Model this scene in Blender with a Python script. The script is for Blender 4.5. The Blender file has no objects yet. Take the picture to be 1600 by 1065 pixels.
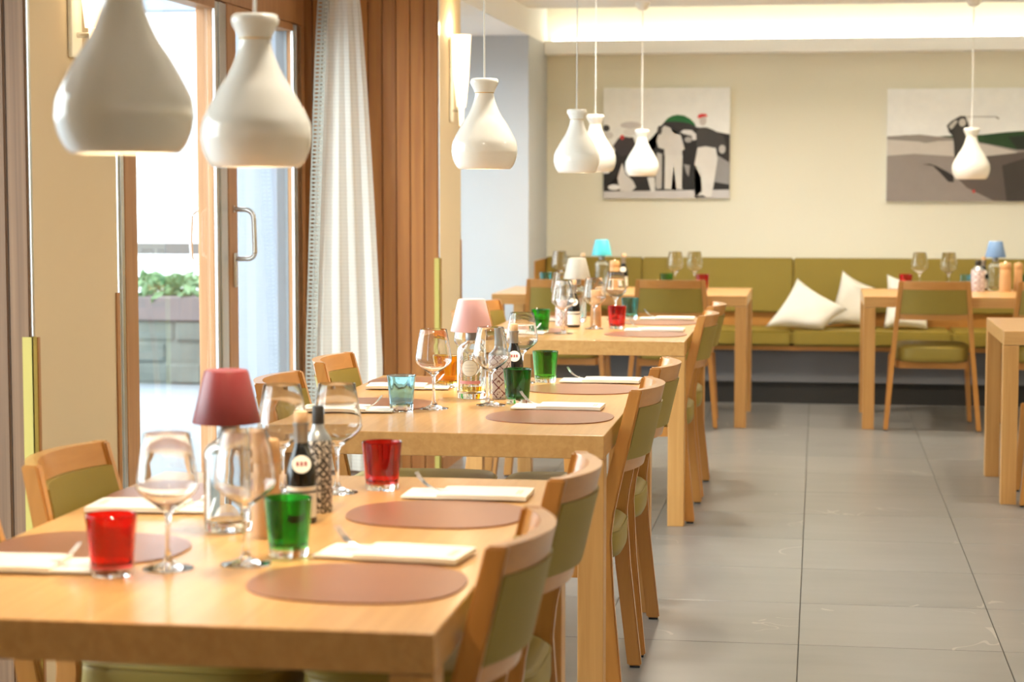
import bpy, bmesh, math, random
from mathutils import Vector, Matrix
random.seed(4)
PI = math.pi
scene = bpy.context.scene
COL = scene.collection

# ------------------------------------------------------------------ camera, sky, light, exposure
cam_d = bpy.data.cameras.new('camera')
cam = bpy.data.objects.new('camera', cam_d); COL.objects.link(cam)
cam.location = (0, 0, 1.377)
cam.rotation_euler = (math.radians(90 - 4.51), 0, math.radians(8.775))
cam_d.sensor_width = 36.0
cam_d.lens = 3100.0 / 1600.0 * 36.0
cam_d.clip_end = 200
cam_d.dof.use_dof = True
cam_d.dof.focus_distance = 5.72
cam_d.dof.aperture_fstop = 4.2
scene.camera = cam

world = bpy.data.worlds.new('overcast_sky'); scene.world = world
world.use_nodes = True
bg = world.node_tree.nodes['Background']
bg.inputs[0].default_value = (0.92, 0.96, 1.0, 1)
bg.inputs[1].default_value = 7.5

vs = scene.view_settings
vs.view_transform = 'Standard'; vs.look = 'None'; vs.gamma = 1.0; vs.use_curve_mapping = False
vs.exposure = 0.27
cy = scene.cycles
cy.max_bounces = 20; cy.diffuse_bounces = 6; cy.glossy_bounces = 6
cy.transmission_bounces = 18; cy.transparent_max_bounces = 24
cy.sample_clamp_indirect = 8.0
cy.blur_glossy = 0.1

def portal(loc, sx, sy, rot):
    l = bpy.data.lights.new('window_portal', 'AREA'); l.shape = 'RECTANGLE'; l.size = sx; l.size_y = sy
    l.cycles.is_portal = True
    o = bpy.data.objects.new('window_portal', l); COL.objects.link(o); o.location = loc; o.rotation_euler = rot
for y0, y1 in ((2.65, 4.25), (4.95, 9.2), (9.9, 12.15)):
    portal((-2.62, (y0 + y1) / 2, 1.07), 2.1, y1 - y0, (0, -PI / 2, 0))

def fill_downlight(x, y, power, col=(1.0, 0.90, 0.74)):  # unseen ceiling lamps, added as warm fill; the rear row brightens the back wall
    l = bpy.data.lights.new('fill_beam', 'AREA'); l.shape = 'DISK'; l.size = 0.16
    l.energy = power; l.color = col; l.spread = math.radians(150)
    o = bpy.data.objects.new('fill_beam', l); COL.objects.link(o); o.location = (x, y, 2.43)
for x, y, p in ((1.2, 5.9, 12), (1.2, 8.6, 14), (3.2, 5.9, 14), (3.2, 10.2, 14),
                (-0.7, 3.7, 12), (-0.7, 6.0, 14), (-0.7, 8.9, 18), (-0.8, 11.3, 26), (0.5, 11.4, 14), (2.2, 11.4, 6)):
    fill_downlight(x, y, p)
def fill_uplight(loc, sx, sy, power):            # unseen uplights added to brighten the ceiling; no such fittings modelled
    l = bpy.data.lights.new('fill_wash', 'AREA'); l.shape = 'RECTANGLE'; l.size = sx; l.size_y = sy
    l.energy = power; l.color = (1.0, 0.93, 0.80)
    o = bpy.data.objects.new('fill_wash', l); COL.objects.link(o); o.location = loc; o.rotation_euler = (PI, 0, 0)
fill_uplight((1.2, -1.55, 2.0), 5.0, 0.12, 60)
fill_uplight((4.25, 6.0, 2.0), 0.12, 12.0, 90)

# ------------------------------------------------------------------ material helpers
def new_mat(name):
    m = bpy.data.materials.new(name); m.use_nodes = True
    nt = m.node_tree
    return m, nt, nt.nodes['Principled BSDF']
def N(nt, t, **kw):
    n = nt.nodes.new(t)
    for k, v in kw.items():
        if k == 'inp':
            for kk, vv in v.items(): n.inputs[kk].default_value = vv
        else: setattr(n, k, v)
    return n
def math_n(nt, op, a, b=None):
    n = nt.nodes.new('ShaderNodeMath'); n.operation = op
    for i, v in enumerate((a, b)):
        if v is None: continue
        if isinstance(v, (int, float)): n.inputs[i].default_value = v
        else: nt.links.new(v, n.inputs[i])
    return n.outputs[0]
def mixc(nt, fac, a, b):
    n = nt.nodes.new('ShaderNodeMix'); n.data_type = 'RGBA'
    for s, v in ((n.inputs[0], fac), (n.inputs[6], a), (n.inputs[7], b)):
        if isinstance(v, (int, float)): s.default_value = v
        elif isinstance(v, tuple): s.default_value = (*v[:3], 1)
        else: nt.links.new(v, s)
    return n.outputs[2]
def plain(name, col, rough=0.5, metal=0.0, spec=0.5, var=0.06, scale=6.0, bump=0.0, bscale=200.0, coat=0.0):
    m, nt, p = new_mat(name)
    tc = N(nt, 'ShaderNodeTexCoord')
    nz = N(nt, 'ShaderNodeTexNoise', inp={'Scale': scale, 'Detail': 4.0})
    nt.links.new(tc.outputs['Object'], nz.inputs['Vector'])
    c = mixc(nt, nz.outputs[0], tuple(v * (1 - var) for v in col), tuple(min(1, v * (1 + var)) for v in col))
    nt.links.new(c, p.inputs['Base Color'])
    p.inputs['Roughness'].default_value = rough; p.inputs['Metallic'].default_value = metal
    p.inputs['Specular IOR Level'].default_value = spec
    p.inputs['Coat Weight'].default_value = coat
    if bump:
        n2 = N(nt, 'ShaderNodeTexNoise', inp={'Scale': bscale, 'Detail': 3.0})
        nt.links.new(tc.outputs['Object'], n2.inputs['Vector'])
        b = N(nt, 'ShaderNodeBump', inp={'Strength': bump, 'Distance': 0.002})
        nt.links.new(n2.outputs[0], b.inputs['Height']); nt.links.new(b.outputs[0], p.inputs['Normal'])
    return m
def wood(name, c1, c2, axis=1, rough=0.42, fine=60.0, long=3.0, spec=0.5, byobj=0.0, coat=0.0, bump=0.05):
    m, nt, p = new_mat(name)
    tc = N(nt, 'ShaderNodeTexCoord'); oi = N(nt, 'ShaderNodeObjectInfo')
    sc = [fine] * 3; sc[axis] = long
    mp = N(nt, 'ShaderNodeMapping', inp={'Scale': tuple(sc)})
    off = N(nt, 'ShaderNodeVectorMath', operation='MULTIPLY_ADD', inp={1: (7.0, 3.0, 5.0)})
    nt.links.new(oi.outputs['Random'], off.inputs[0]); nt.links.new(tc.outputs['Object'], off.inputs[2])
    nt.links.new(off.outputs[0], mp.inputs['Vector'])
    n1 = N(nt, 'ShaderNodeTexNoise', inp={'Scale': 1.0, 'Detail': 6.0, 'Distortion': 0.6})
    nt.links.new(mp.outputs[0], n1.inputs['Vector'])
    r = N(nt, 'ShaderNodeMapRange', inp={'From Min': 0.3, 'From Max': 0.72})
    nt.links.new(n1.outputs[0], r.inputs['Value'])
    c = mixc(nt, r.outputs[0], c1, c2)
    if byobj:
        dark = N(nt, 'ShaderNodeHueSaturation')
        v = N(nt, 'ShaderNodeMapRange', inp={'To Min': 1 - byobj, 'To Max': 1 + byobj})
        nt.links.new(oi.outputs['Random'], v.inputs['Value']); nt.links.new(v.outputs[0], dark.inputs['Value'])
        nt.links.new(c, dark.inputs['Color']); c = dark.outputs[0]
    nt.links.new(c, p.inputs['Base Color'])
    p.inputs['Roughness'].default_value = rough; p.inputs['Specular IOR Level'].default_value = spec
    p.inputs['Coat Weight'].default_value = coat; p.inputs['Coat Roughness'].default_value = 0.14
    if bump:
        b = N(nt, 'ShaderNodeBump', inp={'Strength': bump, 'Distance': 0.001})
        nt.links.new(n1.outputs[0], b.inputs['Height']); nt.links.new(b.outputs[0], p.inputs['Normal'])
    return m
def glass(name, col, rough=0.0, ior=1.45, clear_base=False):
    m, nt, p = new_mat(name)
    p.inputs['Base Color'].default_value = (*col, 1)
    p.inputs['Roughness'].default_value = rough; p.inputs['IOR'].default_value = ior
    p.inputs['Transmission Weight'].default_value = 1.0
    # a faint cloudiness so the tint is not perfectly even
    tc = N(nt, 'ShaderNodeTexCoord'); nz = N(nt, 'ShaderNodeTexNoise', inp={'Scale': 30.0})
    nt.links.new(tc.outputs['Object'], nz.inputs['Vector'])
    c = mixc(nt, nz.outputs[0], tuple(v * 0.97 for v in col), col)
    if clear_base:                       # cased glass: the thick foot is colourless
        sz = N(nt, 'ShaderNodeSeparateXYZ'); nt.links.new(tc.outputs['Object'], sz.inputs[0])
        k = N(nt, 'ShaderNodeMapRange', inp={'From Min': 0.009, 'From Max': 0.014}); nt.links.new(sz.outputs[2], k.inputs['Value'])
        c = mixc(nt, k.outputs[0], (0.95, 0.96, 0.96), c)
    nt.links.new(c, p.inputs['Base Color'])
    return m
def pane_mat(name, tint=(0.95, 0.985, 0.98)):
    m = bpy.data.materials.new(name); m.use_nodes = True; nt = m.node_tree; nt.nodes.clear()
    out = N(nt, 'ShaderNodeOutputMaterial'); mx = N(nt, 'ShaderNodeMixShader'); fr = N(nt, 'ShaderNodeFresnel', inp={'IOR': 1.45})
    tr = N(nt, 'ShaderNodeBsdfTransparent', inp={'Color': (*tint, 1)}); gl = N(nt, 'ShaderNodeBsdfGlossy', inp={'Roughness': 0.0})
    ge = N(nt, 'ShaderNodeNewGeometry')   # only the outer skin mirrors; the way out of the thin sheet does not
    nt.links.new(math_n(nt, 'MULTIPLY', fr.outputs[0], math_n(nt, 'SUBTRACT', 1.0, ge.outputs['Backfacing'])), mx.inputs[0]); nt.links.new(tr.outputs[0], mx.inputs[1]); nt.links.new(gl.outputs[0], mx.inputs[2])
    nt.links.new(mx.outputs[0], out.inputs[0]); return m
def cloth(name, col, transl=0.4, rough=0.9, weave=0.0):
    m = bpy.data.materials.new(name); m.use_nodes = True; nt = m.node_tree; nt.nodes.clear()
    out = N(nt, 'ShaderNodeOutputMaterial'); mx = N(nt, 'ShaderNodeMixShader', inp={0: transl})
    tc = N(nt, 'ShaderNodeTexCoord'); nz = N(nt, 'ShaderNodeTexNoise', inp={'Scale': 12.0})
    nt.links.new(tc.outputs['Object'], nz.inputs['Vector'])
    c = mixc(nt, nz.outputs[0], tuple(v * 0.95 for v in col), col)
    d = N(nt, 'ShaderNodeBsdfDiffuse'); t = N(nt, 'ShaderNodeBsdfTranslucent')
    nt.links.new(c, d.inputs[0]); nt.links.new(c, t.inputs[0])
    nt.links.new(d.outputs[0], mx.inputs[1]); nt.links.new(t.outputs[0], mx.inputs[2])
    last = mx.outputs[0]
    if weave:
        sx = N(nt, 'ShaderNodeSeparateXYZ'); nt.links.new(tc.outputs['Object'], sx.inputs[0])
        w = math_n(nt, 'SINE', math_n(nt, 'MULTIPLY', sx.outputs[2], 2 * PI / 0.017))
        k = math_n(nt, 'MULTIPLY', math_n(nt, 'GREATER_THAN', w, 0.55), weave)
        tp = N(nt, 'ShaderNodeBsdfTransparent'); m2 = N(nt, 'ShaderNodeMixShader')
        nt.links.new(k, m2.inputs[0]); nt.links.new(last, m2.inputs[1]); nt.links.new(tp.outputs[0], m2.inputs[2])
        last = m2.outputs[0]
    nt.links.new(last, out.inputs[0]); return m
def emit(name, col, strength):
    m, nt, p = new_mat(name)
    p.inputs['Base Color'].default_value = (*col, 1)
    p.inputs['Emission Color'].default_value = (*col, 1); p.inputs['Emission Strength'].default_value = strength
    return m

M = {}
M['oak'] = wood('light_oak_veneer', (0.52, 0.27, 0.085), (0.62, 0.35, 0.125), axis=1, rough=0.34, fine=55, long=2.2, coat=0.25)
M['oak_x'] = wood('light_oak_leg', (0.49, 0.245, 0.07), (0.59, 0.32, 0.105), axis=2, rough=0.38, fine=60, long=2.5)
M['chair'] = wood('honey_beech', (0.47, 0.205, 0.045), (0.54, 0.25, 0.06), axis=2, rough=0.3, fine=45, long=3, byobj=0.05, coat=0.5)
M['chair_x'] = wood('honey_beech_rail', (0.47, 0.205, 0.045), (0.54, 0.25, 0.06), axis=0, rough=0.3, fine=45, long=3, byobj=0.05, coat=0.5)
M['olive'] = plain('olive_leatherette', (0.275, 0.20, 0.035), rough=0.48, spec=0.35, var=0.05, bump=0.15, bscale=350)
M['bench'] = plain('bench_olive_leatherette', (0.275, 0.20, 0.032), rough=0.48, spec=0.35, var=0.05, bump=0.12, bscale=300)
M['pad'] = plain('black_glide', (0.01, 0.01, 0.01), rough=0.6)
M['cream'] = plain('cream_wall_paint', (0.80, 0.785, 0.665), rough=0.8, var=0.02, scale=2, bump=0.05, bscale=120)
M['cream2'] = plain('warm_shaded_cream', (0.66, 0.54, 0.35), rough=0.75, var=0.03, scale=2, bump=0.05, bscale=120)  # cream carrying the piers' warm sconce light and shade in its colour
M['greywhite'] = plain('pale_grey_paint', (0.50, 0.53, 0.56), rough=0.8, var=0.02)
M['white'] = plain('white_ceiling_paint', (0.88, 0.89, 0.89), rough=0.85, var=0.02)
M['larch'] = wood('larch_cladding', (0.27, 0.09, 0.013), (0.39, 0.155, 0.027), axis=2, rough=0.5, fine=28, long=1.2, byobj=0.22)
M['walnut'] = wood('walnut_cladding', (0.13, 0.066, 0.03), (0.25, 0.14, 0.07), axis=2, rough=0.5, fine=110, long=1.0, byobj=0.1)
M['frame'] = wood('oiled_door_frame', (0.36, 0.165, 0.06), (0.47, 0.245, 0.105), axis=2, rough=0.45, fine=40, long=1.5)
M['brass'] = plain('yellow_guard', (0.50, 0.42, 0.10), rough=0.4, var=0.03)
M['alu'] = plain('aluminium', (0.62, 0.64, 0.64), rough=0.28, metal=1.0, var=0.03)
M['steel'] = plain('brushed_steel', (0.66, 0.65, 0.63), rough=0.24, metal=1.0, var=0.04)
M['ceramic'] = plain('white_ceramic', (0.88, 0.865, 0.80), rough=0.16, var=0.01, coat=0.3)
M['gold'] = plain('gold_ring', (0.80, 0.58, 0.2), rough=0.25, metal=1.0)
M['cord'] = plain('white_cord', (0.75, 0.75, 0.72), rough=0.5)
M['mat'] = plain('brown_leather_mat', (0.27, 0.115, 0.06), rough=0.30, var=0.06, scale=9, bump=0.05, bscale=500)
M['paper'] = plain('napkin_paper', (0.78, 0.75, 0.67), rough=0.75, var=0.02)
M['paper2'] = plain('sleeve_paper', (0.80, 0.75, 0.645), rough=0.7, var=0.02)
M['ink_red'] = plain('red_ink', (0.28, 0.05, 0.06), rough=0.7)
M['ink_green'] = plain('pale_green_ink', (0.42, 0.50, 0.24), rough=0.7)
M['wine'] = glass('clear_glass', (0.985, 0.99, 0.99))
M['g_red'] = glass('red_glass', (0.80, 0.022, 0.02), clear_base=True)
M['g_green'] = glass('green_glass', (0.03, 0.48, 0.05), clear_base=True)
M['g_dgreen'] = glass('dark_green_glass', (0.01, 0.25, 0.03), clear_base=True)
M['g_lgreen'] = glass('light_green_glass', (0.24, 0.76, 0.18), clear_base=True)
M['g_blue'] = glass('pale_blue_glass', (0.50, 0.82, 1.0), clear_base=True)
M['g_teal'] = glass('teal_glass', (0.32, 0.72, 0.76), clear_base=True)
M['g_orange'] = glass('orange_glass', (1.0, 0.62, 0.05), clear_base=True)
M['bottle'] = glass('clear_bottle_glass', (0.95, 0.97, 0.965))
M['gin'] = glass('golden_liquid', (0.95, 0.70, 0.22), ior=1.34)
M['amber'] = plain('tan_mill_wood', (0.56, 0.32, 0.14), rough=0.5, var=0.08)
M['cork'] = plain('cork', (0.62, 0.42, 0.24), rough=0.8, var=0.12, scale=60)
M['black'] = plain('black_bottle', (0.012, 0.012, 0.011), rough=0.12, var=0.1)
M['capgrey'] = plain('grey_capsule', (0.30, 0.31, 0.31), rough=0.32, metal=0.6)
M['lab'] = plain('cream_label', (0.80, 0.76, 0.66), rough=0.6, var=0.05, scale=80)
M['labpink'] = plain('pink_label_band', (0.75, 0.30, 0.30), rough=0.6)
M['inkdark'] = plain('dark_ink', (0.10, 0.10, 0.10), rough=0.7)
M['patio'] = plain('pale_patio_stone', (0.20, 0.225, 0.25), rough=0.8, var=0.08, scale=3)
M['stone'] = plain('mossy_stone', (0.13, 0.145, 0.13), rough=0.9, var=0.4, scale=5, bump=0.5, bscale=20)
M['trough'] = plain('weathered_trough', (0.15, 0.125, 0.125), rough=0.85, var=0.2)
M['leaf'] = plain('leaf_green', (0.12, 0.22, 0.10), rough=0.6, var=0.4, scale=8)
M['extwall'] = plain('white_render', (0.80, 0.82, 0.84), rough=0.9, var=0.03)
M['extcol'] = plain('shaded_render', (0.27, 0.31, 0.37), rough=0.9, var=0.05)  # white render darkened, with the shade of column and beams in its colour
M['greypost'] = plain('grey_post', (0.16, 0.175, 0.19), rough=0.7, var=0.1)
M['railgrey'] = plain('weathered_rail', (0.10, 0.095, 0.09), rough=0.8, var=0.1)
M['pane'] = pane_mat('window_glass')
M['curtain'] = cloth('ivory_sheer', (0.94, 0.94, 0.86), 0.5, weave=0.06)
M['curtain2'] = cloth('ivory_braid', (0.46, 0.46, 0.40), 0.25)
M['cushion'] = plain('white_linen', (0.80, 0.765, 0.68), rough=0.9, var=0.04, scale=10, bump=0.2, bscale=260)
M['grout'] = plain('grout', (0.135, 0.125, 0.105), rough=0.9, var=0.05)
M['basegrey'] = plain('grey_bench_base', (0.13, 0.132, 0.14), rough=0.5, var=0.03)
M['plinth'] = plain('black_plinth', (0.02, 0.019, 0.017), rough=0.5)
M['bulb'] = emit('lamp_bulb', (1.0, 0.82, 0.58), 18.0)
M['led'] = emit('led_strip', (1.0, 0.92, 0.74), 18.0)
M['sconce'] = emit('sconce_glass', (1.0, 0.80, 0.54), 1.8)

def tile_mat():
    m, nt, p = new_mat('grey_stone_tile')
    tc = N(nt, 'ShaderNodeTexCoord'); oi = N(nt, 'ShaderNodeObjectInfo')
    geo = N(nt, 'ShaderNodeNewGeometry')
    off = N(nt, 'ShaderNodeVectorMath', operation='MULTIPLY_ADD', inp={1: (31.0, 17.0, 9.0)})
    nt.links.new(oi.outputs['Random'], off.inputs[0]); nt.links.new(tc.outputs['Object'], off.inputs[2])
    n1 = N(nt, 'ShaderNodeTexNoise', inp={'Scale': 2.2, 'Detail': 6.0, 'Distortion': 0.4})
    mp = N(nt, 'ShaderNodeMapping', inp={'Scale': (1.0, 4.0, 1.0)})
    nt.links.new(off.outputs[0], mp.inputs[0]); nt.links.new(mp.outputs[0], n1.inputs['Vector'])
    base = mixc(nt, n1.outputs[0], (0.185, 0.182, 0.172), (0.268, 0.262, 0.248))
    # thin pale veins: where a warped noise crosses one value
    n2 = N(nt, 'ShaderNodeTexNoise', inp={'Scale': 1.3, 'Detail': 3.0, 'Distortion': 1.1}); nt.links.new(off.outputs[0], n2.inputs['Vector'])
    d = math_n(nt, 'ABSOLUTE', math_n(nt, 'SUBTRACT', n2.outputs[0], 0.5))
    v = math_n(nt, 'LESS_THAN', d, 0.0035)
    n3 = N(nt, 'ShaderNodeTexNoise', inp={'Scale': 2.5, 'Detail': 1.0}); nt.links.new(off.outputs[0], n3.inputs['Vector'])
    v = math_n(nt, 'MULTIPLY', v, math_n(nt, 'GREATER_THAN', n3.outputs[0], 0.60))
    c = mixc(nt, math_n(nt, 'MULTIPLY', v, 0.4), base, (0.55, 0.52, 0.46))
    hs = N(nt, 'ShaderNodeHueSaturation'); mr = N(nt, 'ShaderNodeMapRange', inp={'To Min': 0.94, 'To Max': 1.06})
    nt.links.new(oi.outputs['Random'], mr.inputs['Value']); nt.links.new(mr.outputs[0], hs.inputs['Value']); nt.links.new(c, hs.inputs['Color'])
    nt.links.new(hs.outputs[0], p.inputs['Base Color'])
    p.inputs['Roughness'].default_value = 0.28
    return m
M['tile'] = tile_mat()

def lattice_mat(name, ground, line, r, period, z0, width=0.07, blob=True):
    """diamond lattice wrapped round a bottle, from the angle and the height in object space"""
    m, nt, p = new_mat(name)
    tc = N(nt, 'ShaderNodeTexCoord'); s = N(nt, 'ShaderNodeSeparateXYZ'); nt.links.new(tc.outputs['Object'], s.inputs[0])
    ang = math_n(nt, 'ARCTAN2', s.outputs[1], s.outputs[0])
    u = math_n(nt, 'DIVIDE', math_n(nt, 'MULTIPLY', ang, r), period); v = math_n(nt, 'DIVIDE', s.outputs[2], period)
    def band(x): return math_n(nt, 'LESS_THAN', math_n(nt, 'ABSOLUTE', math_n(nt, 'SUBTRACT', math_n(nt, 'FRACT', x), 0.5)), width)
    a = band(math_n(nt, 'ADD', u, v)); b = band(math_n(nt, 'SUBTRACT', u, v))
    k = math_n(nt, 'MAXIMUM', a, b)
    nz = N(nt, 'ShaderNodeTexNoise', inp={'Scale': 260.0, 'Detail': 1.0}); nt.links.new(tc.outputs['Object'], nz.inputs['Vector'])
    brk = math_n(nt, 'GREATER_THAN', nz.outputs[0], 0.42)
    k = math_n(nt, 'MULTIPLY', k, brk)
    if blob:
        su = math_n(nt, 'ABSOLUTE', math_n(nt, 'SUBTRACT', math_n(nt, 'FRACT', u), 0.5))
        sv = math_n(nt, 'ABSOLUTE', math_n(nt, 'SUBTRACT', math_n(nt, 'FRACT', v), 0.5))
        inb = math_n(nt, 'MULTIPLY', math_n(nt, 'LESS_THAN', su, 0.16), math_n(nt, 'LESS_THAN', sv, 0.16))
        k = math_n(nt, 'MAXIMUM', k, math_n(nt, 'MULTIPLY', inb, math_n(nt, 'GREATER_THAN', nz.outputs[0], 0.52)))
    c = mixc(nt, k, ground, line); nt.links.new(c, p.inputs['Base Color']); p.inputs['Roughness'].default_value = 0.35
    return m
M['lattice'] = lattice_mat('white_maroon_lattice', (0.72, 0.68, 0.72), (0.16, 0.04, 0.06), 0.034, 0.034, 0)
M['dazzle'] = lattice_mat('black_white_print', (0.62, 0.57, 0.50), (0.03, 0.03, 0.03), 0.027, 0.017, 0, width=0.22)

def arc_label_mat():
    """round cream badge with rings of thin dark arcs"""
    m, nt, p = new_mat('ringed_badge_label')
    tc = N(nt, 'ShaderNodeTexCoord'); s = N(nt, 'ShaderNodeSeparateXYZ'); nt.links.new(tc.outputs['Object'], s.inputs[0])
    ang = math_n(nt, 'ARCTAN2', s.outputs[0], math_n(nt, 'MULTIPLY', s.outputs[1], -1.0))
    u = math_n(nt, 'MULTIPLY', ang, 0.0435); v = math_n(nt, 'SUBTRACT', s.outputs[2], 0.092)
    d = math_n(nt, 'SQRT', math_n(nt, 'ADD', math_n(nt, 'MULTIPLY', u, u), math_n(nt, 'MULTIPLY', v, v)))
    ring = math_n(nt, 'MULTIPLY', math_n(nt, 'GREATER_THAN', d, 0.0235), math_n(nt, 'LESS_THAN', math_n(nt, 'FRACT', math_n(nt, 'DIVIDE', d, 0.006)), 0.22))
    tx = math_n(nt, 'MULTIPLY', math_n(nt, 'LESS_THAN', d, 0.016), math_n(nt, 'LESS_THAN', math_n(nt, 'FRACT', math_n(nt, 'DIVIDE', v, 0.009)), 0.15))
    k = math_n(nt, 'MAXIMUM', ring, math_n(nt, 'MULTIPLY', tx, 0.4))
    c = mixc(nt, k, (0.80, 0.76, 0.64), (0.22, 0.17, 0.16)); nt.links.new(c, p.inputs['Base Color']); p.inputs['Roughness'].default_value = 0.5
    nt.links.new(math_n(nt, 'MAXIMUM', ring, math_n(nt, 'LESS_THAN', d, 0.0235)), p.inputs['Alpha'])   # printed on clear film
    return m
M['badge'] = arc_label_mat()

# ------------------------------------------------------------------ mesh helpers
def link_mesh(name, me, mat, parent=None, smooth=False):
    if mat is not None: me.materials.append(mat)
    if smooth:
        for p in me.polygons: p.use_smooth = True
    o = bpy.data.objects.new(name, me); COL.objects.link(o)
    if parent is not None: o.parent = parent
    return o
def from_bm(name, bm, mat, parent=None, smooth=False, autosmooth=None):
    bmesh.ops.recalc_face_normals(bm, faces=bm.faces)
    if autosmooth is not None:
        for f in bm.faces: f.smooth = True
        for e in bm.edges:
            if len(e.link_faces) == 2 and e.calc_face_angle(0) > autosmooth: e.smooth = False
    me = bpy.data.meshes.new(name); bm.to_mesh(me); bm.free()
    return link_mesh(name, me, mat, parent, smooth)
def add_box(bm, x0, x1, y0, y1, z0, z1):
    vs_ = [bm.verts.new(p) for p in ((x0,y0,z0),(x1,y0,z0),(x1,y1,z0),(x0,y1,z0),(x0,y0,z1),(x1,y0,z1),(x1,y1,z1),(x0,y1,z1))]
    for f in ((0,3,2,1),(4,5,6,7),(0,1,5,4),(1,2,6,5),(2,3,7,6),(3,0,4,7)): bm.faces.new([vs_[i] for i in f])
    return vs_
def box(name, x0, x1, y0, y1, z0, z1, mat, parent=None, bevel=0.0, seg=2):
    bm = bmesh.new(); add_box(bm, x0, x1, y0, y1, z0, z1)
    if bevel:
        bmesh.ops.bevel(bm, geom=list(bm.edges), offset=bevel, segments=seg, profile=0.5, affect='EDGES')
    return from_bm(name, bm, mat, parent, autosmooth=0.6 if seg > 2 else None)
def lathe_bm(prof, n=40, flute=0.0, nfl=12, fz=(0, 1)):
    """closed profile of (r, z); r == 0 ends close to a point"""
    bm = bmesh.new(); rings = []
    for r, z in prof:
        if r < 1e-6: rings.append([bm.verts.new((0, 0, z))])
        else:
            ring = []
            for i in range(n):
                a = 2 * PI * i / n; rr = r
                if flute and fz[0] < z < fz[1]: rr = r * (1 - flute * (0.5 + 0.5 * math.cos(nfl * a)))
                ring.append(bm.verts.new((rr * math.cos(a), rr * math.sin(a), z)))
            rings.append(ring)
    for A, B in zip(rings, rings[1:]):
        for i in range(n):
            j = (i + 1) % n
            if len(A) == 1 and len(B) == 1: continue
            if len(A) == 1: bm.faces.new((A[0], B[i], B[j]))
            elif len(B) == 1: bm.faces.new((A[i], B[0], A[j]))
            else: bm.faces.new((A[i], A[j], B[j], B[i]))
    return bm
def lathe(name, prof, mat, parent=None, n=40, sharp=0.7, **kw):
    return from_bm(name, lathe_bm(prof, n, **kw), mat, parent, autosmooth=sharp)
def sweep(name, path, w, d, mat, parent=None, bevel=0.004):
    """horizontal rectangles w (x) by d (y) strung on path points"""
    bm = bmesh.new(); rings = []
    for k, (x, y, z) in enumerate(path):
        ww = w[k] if isinstance(w, (list, tuple)) else w; dd = d[k] if isinstance(d, (list, tuple)) else d
        rings.append([bm.verts.new((x + sx * ww / 2, y + sy * dd / 2, z)) for sx, sy in ((-1,-1),(1,-1),(1,1),(-1,1))])
    for A, B in zip(rings, rings[1:]):
        for i in range(4): bm.faces.new((A[i], A[(i+1)%4], B[(i+1)%4], B[i]))
    bm.faces.new(rings[0][::-1]); bm.faces.new(rings[-1])
    if bevel: bmesh.ops.bevel(bm, geom=list(bm.edges), offset=bevel, segments=2, affect='EDGES')
    return from_bm(name, bm, mat, parent, autosmooth=0.5)
def tube(name, pts, r, mat, parent=None, n=10, closed_ends=True):
    bm = bmesh.new(); rings = []; P = [Vector(p) for p in pts]
    nrm = Vector((0.31, 0.12, 0.94))
    for k, p in enumerate(P):
        t = (P[min(k+1, len(P)-1)] - P[max(k-1, 0)]).normalized()
        a = t.cross(nrm); a = a.normalized() if a.length > 1e-4 else t.orthogonal().normalized()
        b = t.cross(a)
        rr = r[k] if isinstance(r, (list, tuple)) else r
        rings.append([bm.verts.new(p + a * rr * math.cos(2*PI*i/n) + b * rr * math.sin(2*PI*i/n)) for i in range(n)])
    for A, B in zip(rings, rings[1:]):
        for i in range(n): bm.faces.new((A[i], A[(i+1)%n], B[(i+1)%n], B[i]))
    if closed_ends: bm.faces.new(rings[0][::-1]); bm.faces.new(rings[-1])
    return from_bm(name, bm, mat, parent, autosmooth=0.9)
def prism(name, pts, z0, z1, mat, parent=None, bevel=0.0):
    """outline in xy, extruded in z"""
    bm = bmesh.new(); n = len(pts)
    A = [bm.verts.new((x, y, z0)) for x, y in pts]; B = [bm.verts.new((x, y, z1)) for x, y in pts]
    bm.faces.new(A[::-1]); top = bm.faces.new(B)
    for i in range(n): bm.faces.new((A[i], A[(i+1)%n], B[(i+1)%n], B[i]))
    if bevel: bmesh.ops.bevel(bm, geom=list(top.edges), offset=bevel, segments=2, affect='EDGES')
    return from_bm(name, bm, mat, parent, autosmooth=0.5)
def cyl_patch(name, r, z0, z1, a0, a1, mat, parent, n=20, t=0.0004):
    """curved label lying on a bottle; angles measured from -y towards +x"""
    bm = bmesh.new(); G = []
    for rr in (r, r + t):
        row = []
        for i in range(n + 1):
            a = a0 + (a1 - a0) * i / n
            row.append([bm.verts.new((rr * math.sin(a), -rr * math.cos(a), z)) for z in (z0, z1)])
        G.append(row)
    for i in range(n):
        bm.faces.new((G[1][i][0], G[1][i+1][0], G[1][i+1][1], G[1][i][1])); bm.faces.new((G[0][i][0], G[0][i][1], G[0][i+1][1], G[0][i+1][0]))
        bm.faces.new((G[0][i][0], G[0][i+1][0], G[1][i+1][0], G[1][i][0])); bm.faces.new((G[0][i][1], G[1][i][1], G[1][i+1][1], G[0][i+1][1]))
    for i in (0, n): bm.faces.new((G[0][i][0], G[1][i][0], G[1][i][1], G[0][i][1]))
    return from_bm(name, bm, mat, parent, autosmooth=0.8)

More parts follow.
